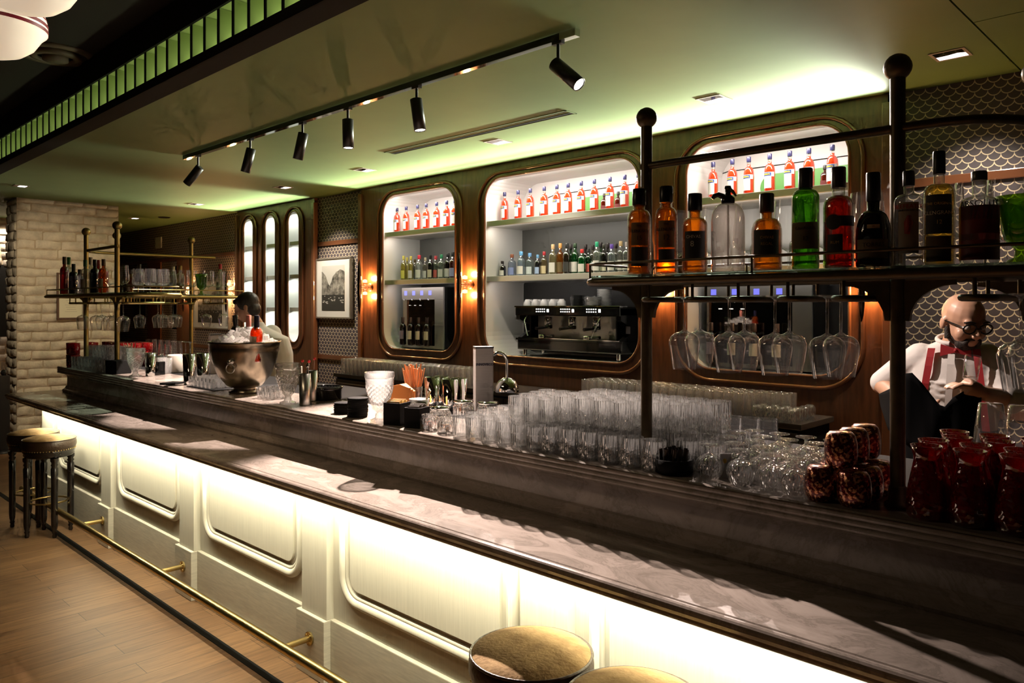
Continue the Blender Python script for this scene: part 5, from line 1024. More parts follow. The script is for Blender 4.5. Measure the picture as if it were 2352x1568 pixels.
MB().rbox(-hw, hw, -0.03, 0.34, hh * 0.80, hh - 0.012, 0.012).build('head_housing', MT['gloss'], em)
MB().rbox(-hw - 0.005, hw + 0.005, -0.035, 0.34, hh - 0.014, hh, 0.003).build('cup_deck', MT['chrome'], em)
wl = emat('button_light', (1, 0.97, 0.92), 3.0)
for g in (-0.27, 0.02, 0.31):
    m = MB()
    for i in range(5):
        for j in range(2): m.box(g + i * 0.024 - 0.06, g + i * 0.024 - 0.05, -0.0335, -0.030, hh * 0.875 + j * 0.022, hh * 0.875 + j * 0.022 + 0.009)
    m.box(g + 0.07, g + 0.092, -0.0335, -0.030, hh * 0.875, hh * 0.875 + 0.028); m.build('button_row', wl, em)
for g in (-0.26, 0.02, 0.29):
    q = MB().lathe([(0.034, 0), (0.036, 0.01), (0.036, 0.06), (0.03, 0.075)], 18, Matrix.Translation((g, 0.06, hh * 0.62))).build('group_head', MT['chrome'], em)
    MB().lathe([(0.033, 0), (0.036, 0.004), (0.036, 0.028), (0.03, 0.03)], 18, Matrix.Translation((g, 0.06, hh * 0.55))).tube([(g, 0.03, hh * 0.57), (g - 0.02, -0.09, hh * 0.555)], [0.009, 0.014], 10).build('portafilter', MT['gloss'], q)
for sx, a in ((-hw + 0.12, -1), (hw - 0.22, 1)):
    MB().tube([(sx, 0.0, hh * 0.80), (sx, -0.03, hh * 0.70), (sx - 0.05 * a, -0.05, hh * 0.45), (sx - 0.06 * a, -0.05, hh * 0.40)], 0.006, 8).build('steam_wand', MT['chrome'], em)
MB().tube([(0.16, 0.182, hh * 0.55), (0.16, 0.188, hh * 0.55)], 0.03, 20).build('pressure_gauge', MT['white'], em)
for sx in (-hw + 0.06, hw - 0.06):
    for sy2 in (0.04, 0.30): MB().cyl(sx, sy2, 0.0, 0.05, 0.018).build('foot', MT['chrome'], em)
for g, nm in ((-0.30, 'left'), (0.22, 'right')):      # spare portafilters lying on the tray
    q = thing('portafilter', 'chrome portafilter lying at the %s of the espresso machine tray' % nm, 'portafilter', (em.location.x + g, 5.18, zf + 0.1635))
    MB().lathe([(0.030, 0), (0.035, 0.004), (0.035, 0.03), (0.028, 0.032)], 18).build('basket', MT['chrome'], q); MB().tube([(0.03, 0, 0.018), (0.15, -0.02, 0.022)], [0.009, 0.014], 10).build('handle', MT['gloss'], q)
# cups and saucers on the deck
zc = zf + hh + 0.0005
CU = MB(); CU.lathe([(0.040, 0), (0.041, 0.004), (0.036, 0.03), (0.024, 0.055), (0.020, 0.060), (0.0001, 0.058)], 20, cap=False).tube([(0.036, 0, 0.02), (0.055, 0, 0.022), (0.055, 0, 0.04), (0.030, 0, 0.046)], 0.005, 6)
CUM = CU.mesh('coffee_cup', MT['white'])
for i, u in enumerate((1212, 1230, 1250, 1270, 1290)): mesh_thing('coffee_cup', CUM, (xa(u, 5.26), 5.26, zc), '%s upturned white coffee cup from the left on the espresso machine' % ordinal(i), 'cup', 'white coffee cups on the espresso machine', 0.4 * i)
for i, u in enumerate((1218, 1238, 1259, 1280)): mesh_thing('coffee_cup', CUM, (xa(u, 5.38), 5.38, zc), '%s upturned white coffee cup in the back row on the espresso machine' % ordinal(i), 'cup', 'white coffee cups on the espresso machine', 0.4 * i)
SA = MB().lathe([(0.0001, 0), (0.035, 0), (0.062, 0.006), (0.065, 0.008), (0.04, 0.004), (0.0001, 0.004)], 22, cap=False)
for u, n, mm, w, Y in ((1327, 11, MT['gloss'], 'black', 5.28), (1364, 9, MT['white'], 'front white', 5.26), (1388, 17, MT['white'], 'rear white', 5.36)):
    me = SA.mesh('saucer', mm)
    for i in range(n): mesh_thing('saucer', me, (xa(u, Y), Y, zc + 0.0085 * i), 'saucer in the %s stack on the espresso machine' % w, 'saucer', 'saucers in the %s stack' % w)
for i, u in enumerate((1318, 1334, 1350, 1366)): mesh_thing('low_tumbler', LG, (xa(u, 5.42), 5.42, zc), '%s upturned tumbler from the left behind the saucers' % ordinal(i), 'tumbler', 'tumblers behind the saucers')
# ---------------------------------------------------------------- wall sconces
SCO = []
def sconce(x, z, lb, y=YP):
    t = thing('wall_sconce', lb, 'wall lamp', (x, y, z), 0, 'blade wall lamps')
    MB().lathe([(0.045, 0), (0.05, 0.006), (0.045, 0.02), (0.001, 0.022)], 24, Matrix.Rotation(math.pi / 2, 4, 'X'), cap=False).build('wall_rose', MT['woodtrim'], t)
    MB().lathe([(0.034, 0.02), (0.034, 0.10)], 20, Matrix.Rotation(math.pi / 2, 4, 'X'), cap=False).build('glass_collar', MT['glass'], t)
    MB().tube([(0, -0.02, 0), (0, -0.135, 0)], 0.014, 12).build('arm', MT['chrome'], t)
    m = MB(); n = 14; pts = [(0, -0.14, -0.30 + 0.6 * k / n) for k in range(n + 1)]
    m.lathe([(0.003 + 0.021 * math.sin(math.pi * k / n) ** 0.5, -0.30 + 0.6 * k / n) for k in range(n + 1)], 16, Matrix.Translation((0, -0.15, 0))); m.build('blade', pmat('blade_bronze', (0.10, 0.07, 0.05), 0.15, metal=1.0), t)
    for s in (-1, 1): MB().lathe([(0.001, 0), (0.026, 0.003), (0.026, 0.03), (0.001, 0.04)], 16, Matrix.Translation((0, -0.075, s * 0.05 - (0.035 if s < 0 else 0)))).build('bulb', emat('sconce_bulb', (1.0, 0.60, 0.28), 3.0), t)
    SCO.append((x, y - 0.085, z))
zsc = za(847, 660, YP)
sconce(-7.12, zsc, 'blade wall lamp on the left edge of the walnut wall, beside the framed harbour picture')
sconce((NICHES[0][1] + NICHES[1][0]) / 2, zsc, 'blade wall lamp between the left and middle niches')
sconce((NICHES[1][1] + NICHES[2][0]) / 2, zsc, 'blade wall lamp between the middle and right niches, under the near rack')
sconce(-1.775 + 0.02, zsc, 'blade wall lamp at the right edge of the walnut wall, under the near rack')
sconce(-10.45, zsc, 'blade wall lamp left of the slim niches, behind the far rack', YW)
sconce(-11.9, zsc, 'blade wall lamp farthest along the dark wall, behind the far rack', YW)
# ---------------------------------------------------------------- pictures
def picture_mat(seed):
    m = bpy.data.materials.new('harbour_photo_%d' % seed); m.use_nodes = True; nt = m.node_tree; b = nt.nodes['Principled BSDF']; b.inputs['Roughness'].default_value = 0.4
    tc = nd(nt, 'ShaderNodeTexCoord'); n = nd(nt, 'ShaderNodeTexNoise', Scale=9.0 + seed, Detail=8.0, Roughness=0.7); nt.links.new(tc.outputs['Object'], n.inputs['Vector'])
    r = nd(nt, 'ShaderNodeValToRGB'); r.color_ramp.elements[0].position = 0.36; r.color_ramp.elements[0].color = (0.02, 0.02, 0.017, 1); r.color_ramp.elements[1].position = 0.66; r.color_ramp.elements[1].color = (0.42, 0.40, 0.35, 1)
    nt.links.new(n.outputs['Fac'], r.inputs[0]); nt.links.new(r.outputs[0], b.inputs['Base Color']); return m
def frame(x0, x1, z0, z1, lb, seed, full=True):
    t = thing('framed_picture', lb, 'picture', ((x0 + x1) / 2, YW - 0.001, (z0 + z1) / 2)); w, h = (x1 - x0) / 2, (z1 - z0) / 2
    m = MB()
    for q in ((-w, w, h - 0.018, h), (-w, w, -h, -h + 0.018), (-w, -w + 0.018, -h + 0.018, h - 0.018), (w - 0.018, w, -h + 0.018, h - 0.018)): m.box(q[0], q[1], -0.05, 0, q[2], q[3])
    m.build('frame', pmat('silver_frame', (0.5, 0.48, 0.44), 0.3, metal=0.8), t)
    MB().box(-w + 0.018, w - 0.018, -0.04, -0.002, -h + 0.018, h - 0.018).build('mount', pmat('white_mount', (0.70, 0.68, 0.64), 0.7), t)
    a, c = w * 0.66, h * 0.74
    p = MB().box(-a, a, -0.042, -0.0402, -c, c).build('print', pmat('print_sky', (0.55, 0.54, 0.50), 0.5), t)
    r2 = random.Random(seed)
    top = [(a - 2 * a * k / 20, c * (0.62 + 0.16 * math.sin(k * 0.33 + 0.4) - 0.38 * math.exp(-(k - 13) ** 2 / 5.0) + 0.05 * r2.random())) for k in range(21)]
    MB().prismy([(-a, -c * 0.30), (a, -c * 0.30)] + top, -0.0436, -0.0421).build('cliffs', picture_mat(seed), p)
    MB().box(-a, a, -0.0438, -0.0421, -c, -c * 0.30).build('harbour_water', pm((0.035, 0.035, 0.032), 0.5), p)
    m = MB()
    for k in range(22):
        bx, bz = r2.uniform(-a * 0.9, a * 0.9), -c * (0.33 + 0.35 * r2.random() ** 1.5); s = 0.012 + 0.03 * (-bz / c - 0.3); m.prismy([(bx - s, bz), (bx - s * 0.6, bz - s * 0.45), (bx + s * 0.7, bz - s * 0.45), (bx + s, bz)], -0.0444, -0.0439)
    m.build('boats', pm((0.6, 0.58, 0.55), 0.5), p)
frame(xa(727, 5.06), xa(806, 5.06), za(760, 731, 5.06), za(760, 592, 5.06), 'silver framed harbour picture on the scale wallpaper beside the slim niches', 3)
frame(xa(442, 5.06), xa(526, 5.06), za(480, 755, 5.06), za(480, 645, 5.06), 'silver framed picture on the far wall behind the far rack', 5)
struct(MB().box(xa(342, YW), xa(372, YW), YW - 0.03, YW, 0, 2.4).build('trim_30', MT['woodtrim'])); struct(MB().box(xa(410, YW), xa(440, YW), YW - 0.03, YW, 0, 2.4).build('trim_31', MT['woodtrim']))
tag(MB().box(-0.12, 0.12, -0.02, 0, -0.09, 0.09).build('wall_notice', pm((0.6, 0.58, 0.52), 0.6), None, (xa(363, 5.08), YW, za(363, 557, 5.08))), 'small pale exit notice high on the far dark wall', 'sign')
for u, lb in ((318, 'left black arched mirror on the far wall behind the far rack'), (411, 'right black arched mirror on the far wall behind the far rack')):
    x = xa(u, YW - 0.02); MBm = MB().prismy([(x - 0.26, 1.3), (x + 0.26, 1.3)] + [(x + 0.26 * math.cos(a * math.pi / 12), 2.10 + 0.24 * math.sin(a * math.pi / 12)) for a in range(13)], YW - 0.022, YW - 0.001)
    tag(MBm.build('arched_panel', MT['gloss']), lb, 'panel')
# framed certificate on the brick pillar
cf = thing('framed_certificate', 'dark framed certificate hanging on the brick pillar behind the far rack', 'certificate', (XB + 0.028, yx(162, XB + 0.03), za(162, 680, yx(162, XB + 0.03))), math.pi / 2)
w, h = 0.16, 0.295
m = MB()
for q in ((-w, w, h - 0.022, h), (-w, w, -h, -h + 0.022), (-w, -w + 0.022, -h + 0.022, h - 0.022), (w - 0.022, w, -h + 0.022, h - 0.022)): m.box(q[0], q[1], -0.03, 0, q[2], q[3])
m.build('frame', pm((0.05, 0.02, 0.012), 0.4), cf)
MB().box(-w + 0.022, w - 0.022, -0.02, -0.001, -h + 0.022, h - 0.022).build('paper', pm((0.62, 0.60, 0.46), 0.7), cf)
MB().lathe([(0.0001, 0), (0.034, 0.0)], 24, Matrix.Translation((0.0, -0.0206, 0.05)) @ Matrix.Rotation(math.pi / 2, 4, 'X') @ Matrix.Diagonal((1, 0.7, 1, 1)), cap=False).build('green_seal', pm((0.05, 0.12, 0.06), 0.6), cf)
m = MB()
for k in range(7): m.box(-0.07 + 0.012 * (k % 3), 0.07 - 0.01 * ((k * 2) % 3), -0.0208, -0.0204, -0.03 - 0.028 * k, -0.026 - 0.028 * k)
m.build('text_lines', pm((0.35, 0.34, 0.28), 0.7), cf)
# ================================================================ people
def remeshed(m, name, mat, vox, smooth=4, parent=None):
    me = m.mesh(name + '_raw', mat); o = bpy.data.objects.new(name, me); COL.objects.link(o)
    r = o.modifiers.new('remesh', 'REMESH'); r.mode = 'VOXEL'; r.voxel_size = vox; r.use_smooth_shade = True
    if smooth: s = o.modifiers.new('smooth', 'SMOOTH'); s.factor = 0.5; s.iterations = smooth
    bpy.context.view_layer.update()
    me2 = bpy.data.meshes.new_from_object(o.evaluated_get(bpy.context.evaluated_depsgraph_get()))
    o.modifiers.clear(); o.data = me2; me2.name = name; bpy.data.meshes.remove(me)
    for p in me2.polygons: p.use_smooth = True
    if parent: o.parent = parent
    return o
def limb(m, pts, rad, n=14):
    """tapering limb through joints, rounded at both ends"""
    P = [Vector(p) for p in pts]; out, rr = [], []
    for i in range(len(P) - 1):
        k = 5
        for j in range(k): f = j / k; out.append(P[i].lerp(P[i + 1], f)); rr.append(rad[i] + (rad[i + 1] - rad[i]) * f)
    out.append(P[-1]); rr.append(rad[-1]); m.tube(out, rr, n)
    for p, r in zip(P, rad): m.ball(p, r, n)
    return m
def loft(m, rings, n=26):
    """rings of (centre, half width, half depth, turn)"""
    vs = []
    for c, a, b, tz in rings:
        for k in range(n):
            q = 2 * math.pi * k / n; x, y = a * math.copysign(abs(math.cos(q)) ** 0.85, math.cos(q)), b * math.copysign(abs(math.sin(q)) ** 0.85, math.sin(q))
            vs.append((c[0] + x * math.cos(tz) - y * math.sin(tz), c[1] + x * math.sin(tz) + y * math.cos(tz), c[2]))
    L = len(rings); fs = [(i * n + k, i * n + (k + 1) % n, (i + 1) * n + (k + 1) % n, (i + 1) * n + k) for i in range(L - 1) for k in range(n)]
    fs += [tuple(reversed(range(n))), tuple(range((L - 1) * n, L * n))]; m.add(vs, fs, True); return m
def frame_of(X, Y):
    q = math.hypot(X, Y); rx, ry = X / q, Y / q; return math.atan2(-rx, ry)
def local(X, Y, rz):
    """photo point -> the person's own axes (x to the photo's right, -y towards the camera)"""
    a = (math.cos(rz), math.sin(rz)); b = (-math.sin(rz), math.cos(rz))
    def f(u, v, y):
        t = (u - CX) / F; rx, ry = CS * t - SN, CS + SN * t
        # loc + x a + y b = s r
        px_, py_ = X + y * b[0], Y + y * b[1]; det = a[0] * (-ry) - (-rx) * a[1]
        x = ((-px_) * (-ry) - (-rx) * (-py_)) / det; s = (a[0] * (-py_) - a[1] * (-px_)) / det
        return (x, y, H + (CY - v) / F * s)
    return f
def head(m, M, sc=1.0):
    def b(c, r, s=(1, 1, 1)): m.ball(c, r, 18, s, M)
    b((0, 0.012, 0.030), 0.080, (0.96, 1.20, 1.08)); b((0, -0.015, -0.030), 0.066, (0.98, 1.15, 1.2)); b((0, -0.048, -0.078), 0.036, (1.15, 1.0, 0.95))
    for s in (-1, 1):
        b((s * 0.036, -0.058, -0.032), 0.030, (1, 0.9, 1)); b((s * 0.030, -0.078, 0.022), 0.018, (1.5, 0.7, 0.6)); b((s * 0.079, 0.018, -0.012), 0.030, (0.33, 0.62, 1.0)); b((s * 0.013, -0.100, -0.032), 0.010)
    m.tube([M @ Vector((0, -0.082, 0.016)), M @ Vector((0, -0.098, -0.010)), M @ Vector((0, -0.109, -0.030))], [0.009, 0.011, 0.013], 10)
    b((0, -0.089, -0.056), 0.016, (1.5, 0.6, 0.45)); b((0, -0.086, -0.066), 0.016, (1.3, 0.6, 0.5))
def hand(m, w, palm_dir, finger_dirs, thumb, size=1.0, up=(0, 0, 1)):
    w = Vector(w); d = Vector(palm_dir).normalized(); side = d.cross(Vector(up)).normalized()
    c = w + d * 0.05; m.tube([w, w + d * 0.03, w + d * 0.085], [0.024, 0.034, 0.036], 12)
    for i, (ln, o) in enumerate(((0.070, -0.029), (0.080, -0.010), (0.075, 0.010), (0.058, 0.028))):
        p = w + d * 0.085 + side * o; a = Vector(finger_dirs[0]).normalized(); b2 = Vector(finger_dirs[1]).normalized()
        m.tube([p - d * 0.012, p, p + a * ln * 0.5, p + (a * 0.5 + b2 * 0.28) * ln, p + (a * 0.5 + b2 * 0.5) * ln], [0.010, 0.0098, 0.009, 0.0085, 0.007], 8); m.ball(p + (a * 0.5 + b2 * 0.5) * ln, 0.007, 8)
    t0 = w + d * 0.03 + side * -0.026; t1 = Vector(thumb).normalized(); m.tube([t0, t0 + t1 * 0.03, t0 + t1 * 0.06], [0.013, 0.0115, 0.009], 8); m.ball(t0 + t1 * 0.06, 0.009, 8)
skin = pmat('warm_skin', (0.52, 0.30, 0.20), 0.42); shirtm = pmat('white_cotton', (0.66, 0.63, 0.60), 0.8, bump=0.12, bscale=14); blackcloth = pmat('black_cloth', (0.004, 0.004, 0.0045), 0.9, spec=0.08)
hairm = pmat('black_hair', (0.012, 0.009, 0.008), 0.5, bump=0.4, bscale=120, stretch=(1, 1, 0.2))
# ---- barman at the right
PX, PY = -0.917, 3.71; rz = frame_of(PX, PY); Q = local(PX, PY, rz)
hd = Q(2213, 738, -0.03); Mh = Matrix.Translation(hd) @ Matrix.Rotation(0.62, 4, 'Z') @ Matrix.Rotation(0.34, 4, 'X') @ Matrix.Diagonal((1.0, 1.0, 1.0, 1))
SR, SL = Vector(Q(2098, 818, 0.03)), Vector(Q(2280, 820, 0.05)); ER, EL = Vector(Q(2022, 882, 0.02)), Vector(Q(2318, 918, -0.05))
WR, WL = Vector(Q(2108, 945, -0.22)), Vector(Q(2258, 903, -0.25))
nk = Vector(Q(2192, 800, 0.03)); zsh = SR.z
m = MB(); head(m, Mh); limb(m, [nk + Vector((0, 0.01, -0.08)), nk + Vector((0.0, 0.005, 0.0)), Vector(hd) + Vector((-0.01, 0.03, -0.05))], [0.066, 0.058, 0.056])
loft(m, [((0.0, 0.02, 0.80), 0.14, 0.10, 0), ((0.0, 0.02, 1.0), 0.14, 0.10, 0), ((0, 0.03, 1.25), 0.13, 0.09, 0), ((nk.x, 0.04, zsh - 0.02), 0.12, 0.07, 0), ((nk.x, 0.03, zsh + 0.04), 0.06, 0.055, 0)])
limb(m, [SR, ER, WR], [0.045, 0.042, 0.029]); limb(m, [SL, EL, WL], [0.045, 0.042, 0.029])
hand(m, WL, Vector(Q(2225, 889, -0.29)) - WL, [(-0.8, -0.35, 0.15), (-0.75, -0.3, -0.4)], (-0.6, 0.1, 0.6)); hand(m, WR, Vector((0.8, -0.35, 0.1)), [(0.9, -0.2, 0.1), (0.6, 0.2, -0.5)], (0.6, 0.1, 0.7))
for s in (-1, 1): limb(m, [(s * 0.09, 0.03, 0.90), (s * 0.10, 0.02, 0.48), (s * 0.10, 0.04, 0.07)], [0.085, 0.058, 0.042])
p1 = remeshed(m, 'person', skin, 0.0062, 3); p1.location = (PX, PY, 0); p1.rotation_euler = (0, 0, rz)
tag(p1, 'bald bearded barman with glasses, white shirt, red bow tie and braces, drying a glass', 'person')
m = MB(); bx = nk.x - 0.005
loft(m, [((bx - 0.02, 0.03, 0.93), 0.172, 0.128, 0), ((bx - 0.02, 0.025, 1.08), 0.178, 0.135, 0), ((bx - 0.012, 0.025, 1.24), 0.186, 0.132, 0), ((bx, 0.03, zsh - 0.11), 0.192, 0.122, 0), ((bx, 0.035, zsh - 0.02), 0.180, 0.100, 0), ((bx, 0.035, zsh + 0.035), 0.125, 0.075, 0), ((nk.x, 0.03, zsh + 0.068), 0.070, 0.064, 0)])
limb(m, [SR + Vector((0.03, 0, -0.01)), SR.lerp(ER, 0.5) + Vector((0.01, 0, 0)), SR.lerp(ER, 0.93)], [0.072, 0.060, 0.054]); limb(m, [SL + Vector((-0.03, 0, -0.01)), SL.lerp(EL, 0.5), EL + Vector((0, 0, 0.0)), EL.lerp(WL, 0.18)], [0.074, 0.066, 0.060, 0.054])
for k in range(5):   # creases at the bent sleeve
    q = SL.lerp(EL, 0.35 + 0.15 * k); m.tube([q + Vector((-0.06, -0.045, 0.03)), q + Vector((0.0, -0.072, 0.0)), q + Vector((0.055, -0.04, -0.03))], [0.006, 0.012, 0.006], 8)
for k in range(3): q = Vector((bx - 0.10, -0.09, 1.36 - 0.02 * k)); m.tube([q, q + Vector((0.06, -0.014, -0.012 - 0.01 * k)), q + Vector((0.10, -0.01, -0.01))], [0.004, 0.009, 0.004], 8)
sh = remeshed(m, 'shirt', shirtm, 0.0075, 3, p1)
cl = MB(); ring = [(nk.x + 0.066 * math.sin(a), 0.028 - 0.066 * math.cos(a), zsh + 0.062 + 0.018 * (1 - math.cos(a))) for a in [0.25 + (2 * math.pi - 0.5) * k / 22 for k in range(23)]]
cl.tube(ring, 0.0095, 8); cl.build('collar', shirtm, p1)
def surf(x, z, off=0.0):      # front of the chest
    rx, ry = 0.19, 0.128 - 0.028 * max(0.0, min(1.0, (z - zsh + 0.11) / 0.10)) - 0.6 * max(0.0, z - zsh + 0.01); q = max(-0.97, min(0.97, (x - bx) / rx)); return (x, 0.028 - ry * math.sqrt(1 - abs(q) ** 2.2) - off, z)
rdm = pm((0.34, 0.015, 0.02), 0.6)
def ribbon(path, w, m_, name):
    m = MB(); vs = []
    for i, p in enumerate(path): vs += [(p[0] - w, p[1], p[2]), (p[0] - w, p[1] - 0.004, p[2]), (p[0] + w, p[1] - 0.004, p[2]), (p[0] + w, p[1], p[2])]
    fs = [(4 * i + a, 4 * i + (a + 1) % 4, 4 * i + 4 + (a + 1) % 4, 4 * i + 4 + a) for i in range(len(path) - 1) for a in range(4)]; m.add(vs, fs, False); m.build(name, m_, p1)
ribbon([surf(bx - 0.085 - 0.045 * k / 8, zsh + 0.005 - 0.30 * k / 8, 0.012) for k in range(-1, 9)], 0.014, rdm, 'brace'); ribbon([surf(bx + 0.09 + 0.03 * k / 8, zsh + 0.005 - 0.30 * k / 8, 0.012) for k in range(-1, 9)], 0.014, rdm, 'brace')
ribbon([surf(nk.x - 0.01 - 0.02 * k / 8, zsh + 0.02 - 0.34 * k / 8, 0.008) for k in range(9)], 0.013, shirtm, 'placket')
bw = MB(); c = Vector((nk.x + 0.005, -0.055, zsh + 0.035))
for s in (-1, 1): bw.add([c + Vector((0, -0.008, 0.008)), c + Vector((s * 0.055, -0.004, 0.026)), c + Vector((s * 0.058, -0.004, -0.026)), c + Vector((0, -0.008, -0.008)), c + Vector((0, 0.012, 0.008)), c + Vector((s * 0.055, 0.012, 0.026)), c + Vector((s * 0.058, 0.012, -0.026)), c + Vector((0, 0.012, -0.008))], [(0, 1, 2, 3), (7, 6, 5, 4), (0, 4, 5, 1), (1, 5, 6, 2), (2, 6, 7, 3)])
bw.ball(c, 0.011, 10); bw.build('bow_tie', rdm, p1)
m = MB(); m.ball((0, -0.044, -0.078), 0.044, 18, (1.12, 0.92, 0.86), Mh); m.ball((0, -0.012, -0.060), 0.062, 18, (1.02, 0.9, 0.72), Mh); m.ball((0, -0.091, -0.047), 0.012, 12, (2.2, 0.7, 0.6), Mh)
for s in (-1, 1): m.tube([Mh @ Vector((s * 0.026, -0.087, -0.050)), Mh @ Vector((s * 0.034, -0.076, -0.074))], [0.009, 0.012], 8); m.tube([Mh @ Vector((s * 0.071, 0.0, -0.02)), Mh @ Vector((s * 0.064, -0.015, -0.07))], [0.008, 0.016], 8)
remeshed(m, 'beard', pmat('dark_beard', (0.02, 0.014, 0.010), 0.7, bump=0.5, bscale=200), 0.005, 2, p1)
m = MB()
for s in (-1, 1):
    m.tube([Mh @ Vector((s * 0.036 + 0.028 * math.cos(a), -0.099 + 0.006 * abs(math.cos(a)), 0.002 + 0.021 * math.sin(a))) for a in [k * 2 * math.pi / 16 for k in range(16)]], 0.0035, 8, True)
    m.tube([Mh @ Vector((s * 0.064, -0.094, 0.008)), Mh @ Vector((s * 0.080, -0.02, 0.006)), Mh @ Vector((s * 0.080, 0.03, 0.0))], 0.003, 8)
m.tube([Mh @ Vector((-0.009, -0.102, 0.005)), Mh @ Vector((0.009, -0.102, 0.005))], 0.003, 8); m.build('spectacles', MT['gloss'], p1)
m = MB()
for s in (-1, 1): m.ball((s * 0.034, -0.076, 0.002), 0.0125, 12, (1, 1, 1), Mh)
m.build('eyes', pm((0.5, 0.46, 0.42), 0.2), p1)
m = MB()
for s in (-1, 1): m.tube([Mh @ Vector((s * 0.016, -0.095, 0.026)), Mh @ Vector((s * 0.036, -0.094, 0.032)), Mh @ Vector((s * 0.058, -0.080, 0.024))], [0.003, 0.0045, 0.003], 8)
m.build('eyebrows', hairm, p1)
m = MB(); loft(m, [((bx - 0.02, 0.03, 0.30), 0.21, 0.16, 0), ((bx - 0.02, 0.025, 0.80), 0.205, 0.15, 0), ((bx - 0.02, 0.022, 1.03), 0.19, 0.147, 0), ((bx - 0.02, 0.022, 1.16), 0.19, 0.146, 0)]); remeshed(m, 'apron', blackcloth, 0.012, 3, p1)
m = MB()
for s in (-1, 1): limb(m, [(s * 0.09, 0.03, 0.92), (s * 0.10, 0.02, 0.48), (s * 0.10, 0.04, 0.10)], [0.10, 0.075, 0.062])
remeshed(m, 'trousers', blackcloth, 0.014, 2, p1)
m = MB()
for s in (-1, 1): m.ball((s * 0.10, -0.04, 0.04), 0.05, 14, (0.95, 2.6, 0.78))
m.build('shoes', MT['gloss'], p1)
# the black drying cloth, falling over his hands in two lobes
def cloth(name, lb, edge_top, edge_bot, Mw, sag=0.03):
    n = len(edge_top); k = 9; m = MB(); vs = []
    for j in range(k + 1):
        f = j / k
        for i in range(n):
            a, b = Vector(edge_top[i]), Vector(edge_bot[i]); p = a.lerp(b, f); p.y += 0.018 * math.sin(i * 1.9 + f * 2.0) * f; vs.append(p)
    top = len(vs); vs += [Vector(p) + Vector((0, 0.008, 0)) for p in vs]
    W_ = n
    for j in range(k):
        for i in range(n - 1): q = j * W_ + i; m_f = (q, q + 1, q + W_ + 1, q + W_); m.f.append(m_f); m.sm.append(True); m.f.append(tuple(top + z for z in reversed(m_f))); m.sm.append(True)
    per = [i for i in range(n)] + [j * W_ + n - 1 for j in range(1, k + 1)] + [k * W_ + i for i in range(n - 2, -1, -1)] + [j * W_ for j in range(k - 1, 0, -1)]
    for a, b in zip(per, per[1:] + per[:1]): m.f.append((a, top + a, top + b, b)); m.sm.append(False)
    m.v = [tuple(p) for p in vs]; o = m.build(name, blackcloth); o.location = (PX, PY, 0); o.rotation_euler = (0, 0, rz); return tag(o, lb, 'cloth')
yq = -0.30
et = [Q(2018, 905, -0.12), Q(2045, 892, -0.2), Q(2075, 858, yq), Q(2095, 856, yq), Q(2118, 880, yq), Q(2140, 908, yq), Q(2158, 930, yq - 0.01), Q(2170, 934, yq - 0.01), Q(2190, 912, yq - 0.01), Q(2212, 899, yq - 0.01), Q(2238, 897, yq), Q(2255, 908, yq + 0.02)]
eb = [Q(u, v, y) for u, v, y in ((2022, 935, -0.12), (2040, 985, -0.19), (2062, 1005, -0.26), (2090, 1030, yq), (2118, 1040, yq), (2140, 1045, yq), (2158, 1045, yq), (2172, 1045, yq), (2195, 1040, yq), (2218, 1030, yq), (2240, 1010, yq), (2252, 980, yq + 0.02))]
cloth('drying_cloth', 'black drying cloth draped over the bald barman\'s hands', et, eb, None)
gq = Vector(Q(2228, 872, -0.30)); gw = Matrix.Translation((PX, PY, 0)) @ Matrix.Rotation(rz, 4, 'Z') @ gq
o = mesh_thing('tumbler_glass', TAL, gw, 'clear glass held up in front of the bald barman\'s shirt', 'tumbler'); o.rotation_euler = (-0.25, 0.12, rz); o.scale = (0.8, 0.8, 0.8)
# ---- barman at the left, bent over with his back to us
PX2, PY2 = -5.95, 3.12; rz2 = frame_of(PX2, PY2); Q2 = local(PX2, PY2, rz2)
hd = Vector(Q2(566, 706, -0.02)); Mh = Matrix.Translation(hd) @ Matrix.Rotation(-1.9, 4, 'Z') @ Matrix.Rotation(0.35, 4, 'X')
nk = Vector(Q2(588, 745, 0.02)); S1, S2 = Vector(Q2(578, 770, -0.16)), Vector(Q2(625, 766, 0.12)); hp = Vector(Q2(622, 880, 0.04)); hp.z = 0.95
E1, E2 = S1 + Vector((-0.05, -0.06, -0.27)), S2 + Vector((0.02, 0.10, -0.27)); W1, W2 = E1 + Vector((-0.24, 0.03, -0.02)), E2 + Vector((-0.25, 0.02, 0.0))
m = MB(); head(m, Mh); limb(m, [nk, nk.lerp(hd, 0.6)], [0.06, 0.055])
loft(m, [((hp.x, hp.y, 0.86), 0.13, 0.10, 0), ((hp.x, hp.y, 1.0), 0.13, 0.10, 0), ((hp.x * 0.7 + nk.x * 0.3, 0.03, 1.25), 0.12, 0.09, 0), ((nk.x, 0.02, nk.z - 0.04), 0.08, 0.08, 0)])
limb(m, [S1, E1, W1], [0.045, 0.04, 0.028]); limb(m, [S2, E2, W2], [0.045, 0.04, 0.028]); hand(m, W1, (-1, 0.1, -0.1), [(-1, 0, -0.3), (-0.6, 0, -0.8)], (-0.6, -0.5, 0.2)); hand(m, W2, (-1, -0.1, -0.1), [(-1, 0, -0.3), (-0.6, 0, -0.8)], (-0.6, 0.5, 0.2))
for s in (-1, 1): limb(m, [(hp.x, hp.y + s * 0.09, 0.90), (hp.x, hp.y + s * 0.10, 0.48), (hp.x + 0.02, hp.y + s * 0.10, 0.07)], [0.085, 0.058, 0.042])
p2 = remeshed(m, 'person', skin, 0.0075, 3); p2.location = (PX2, PY2, 0); p2.rotation_euler = (0, 0, rz2)
tag(p2, 'dark haired barman in a pale shirt bending away from us behind the ice bucket', 'person')
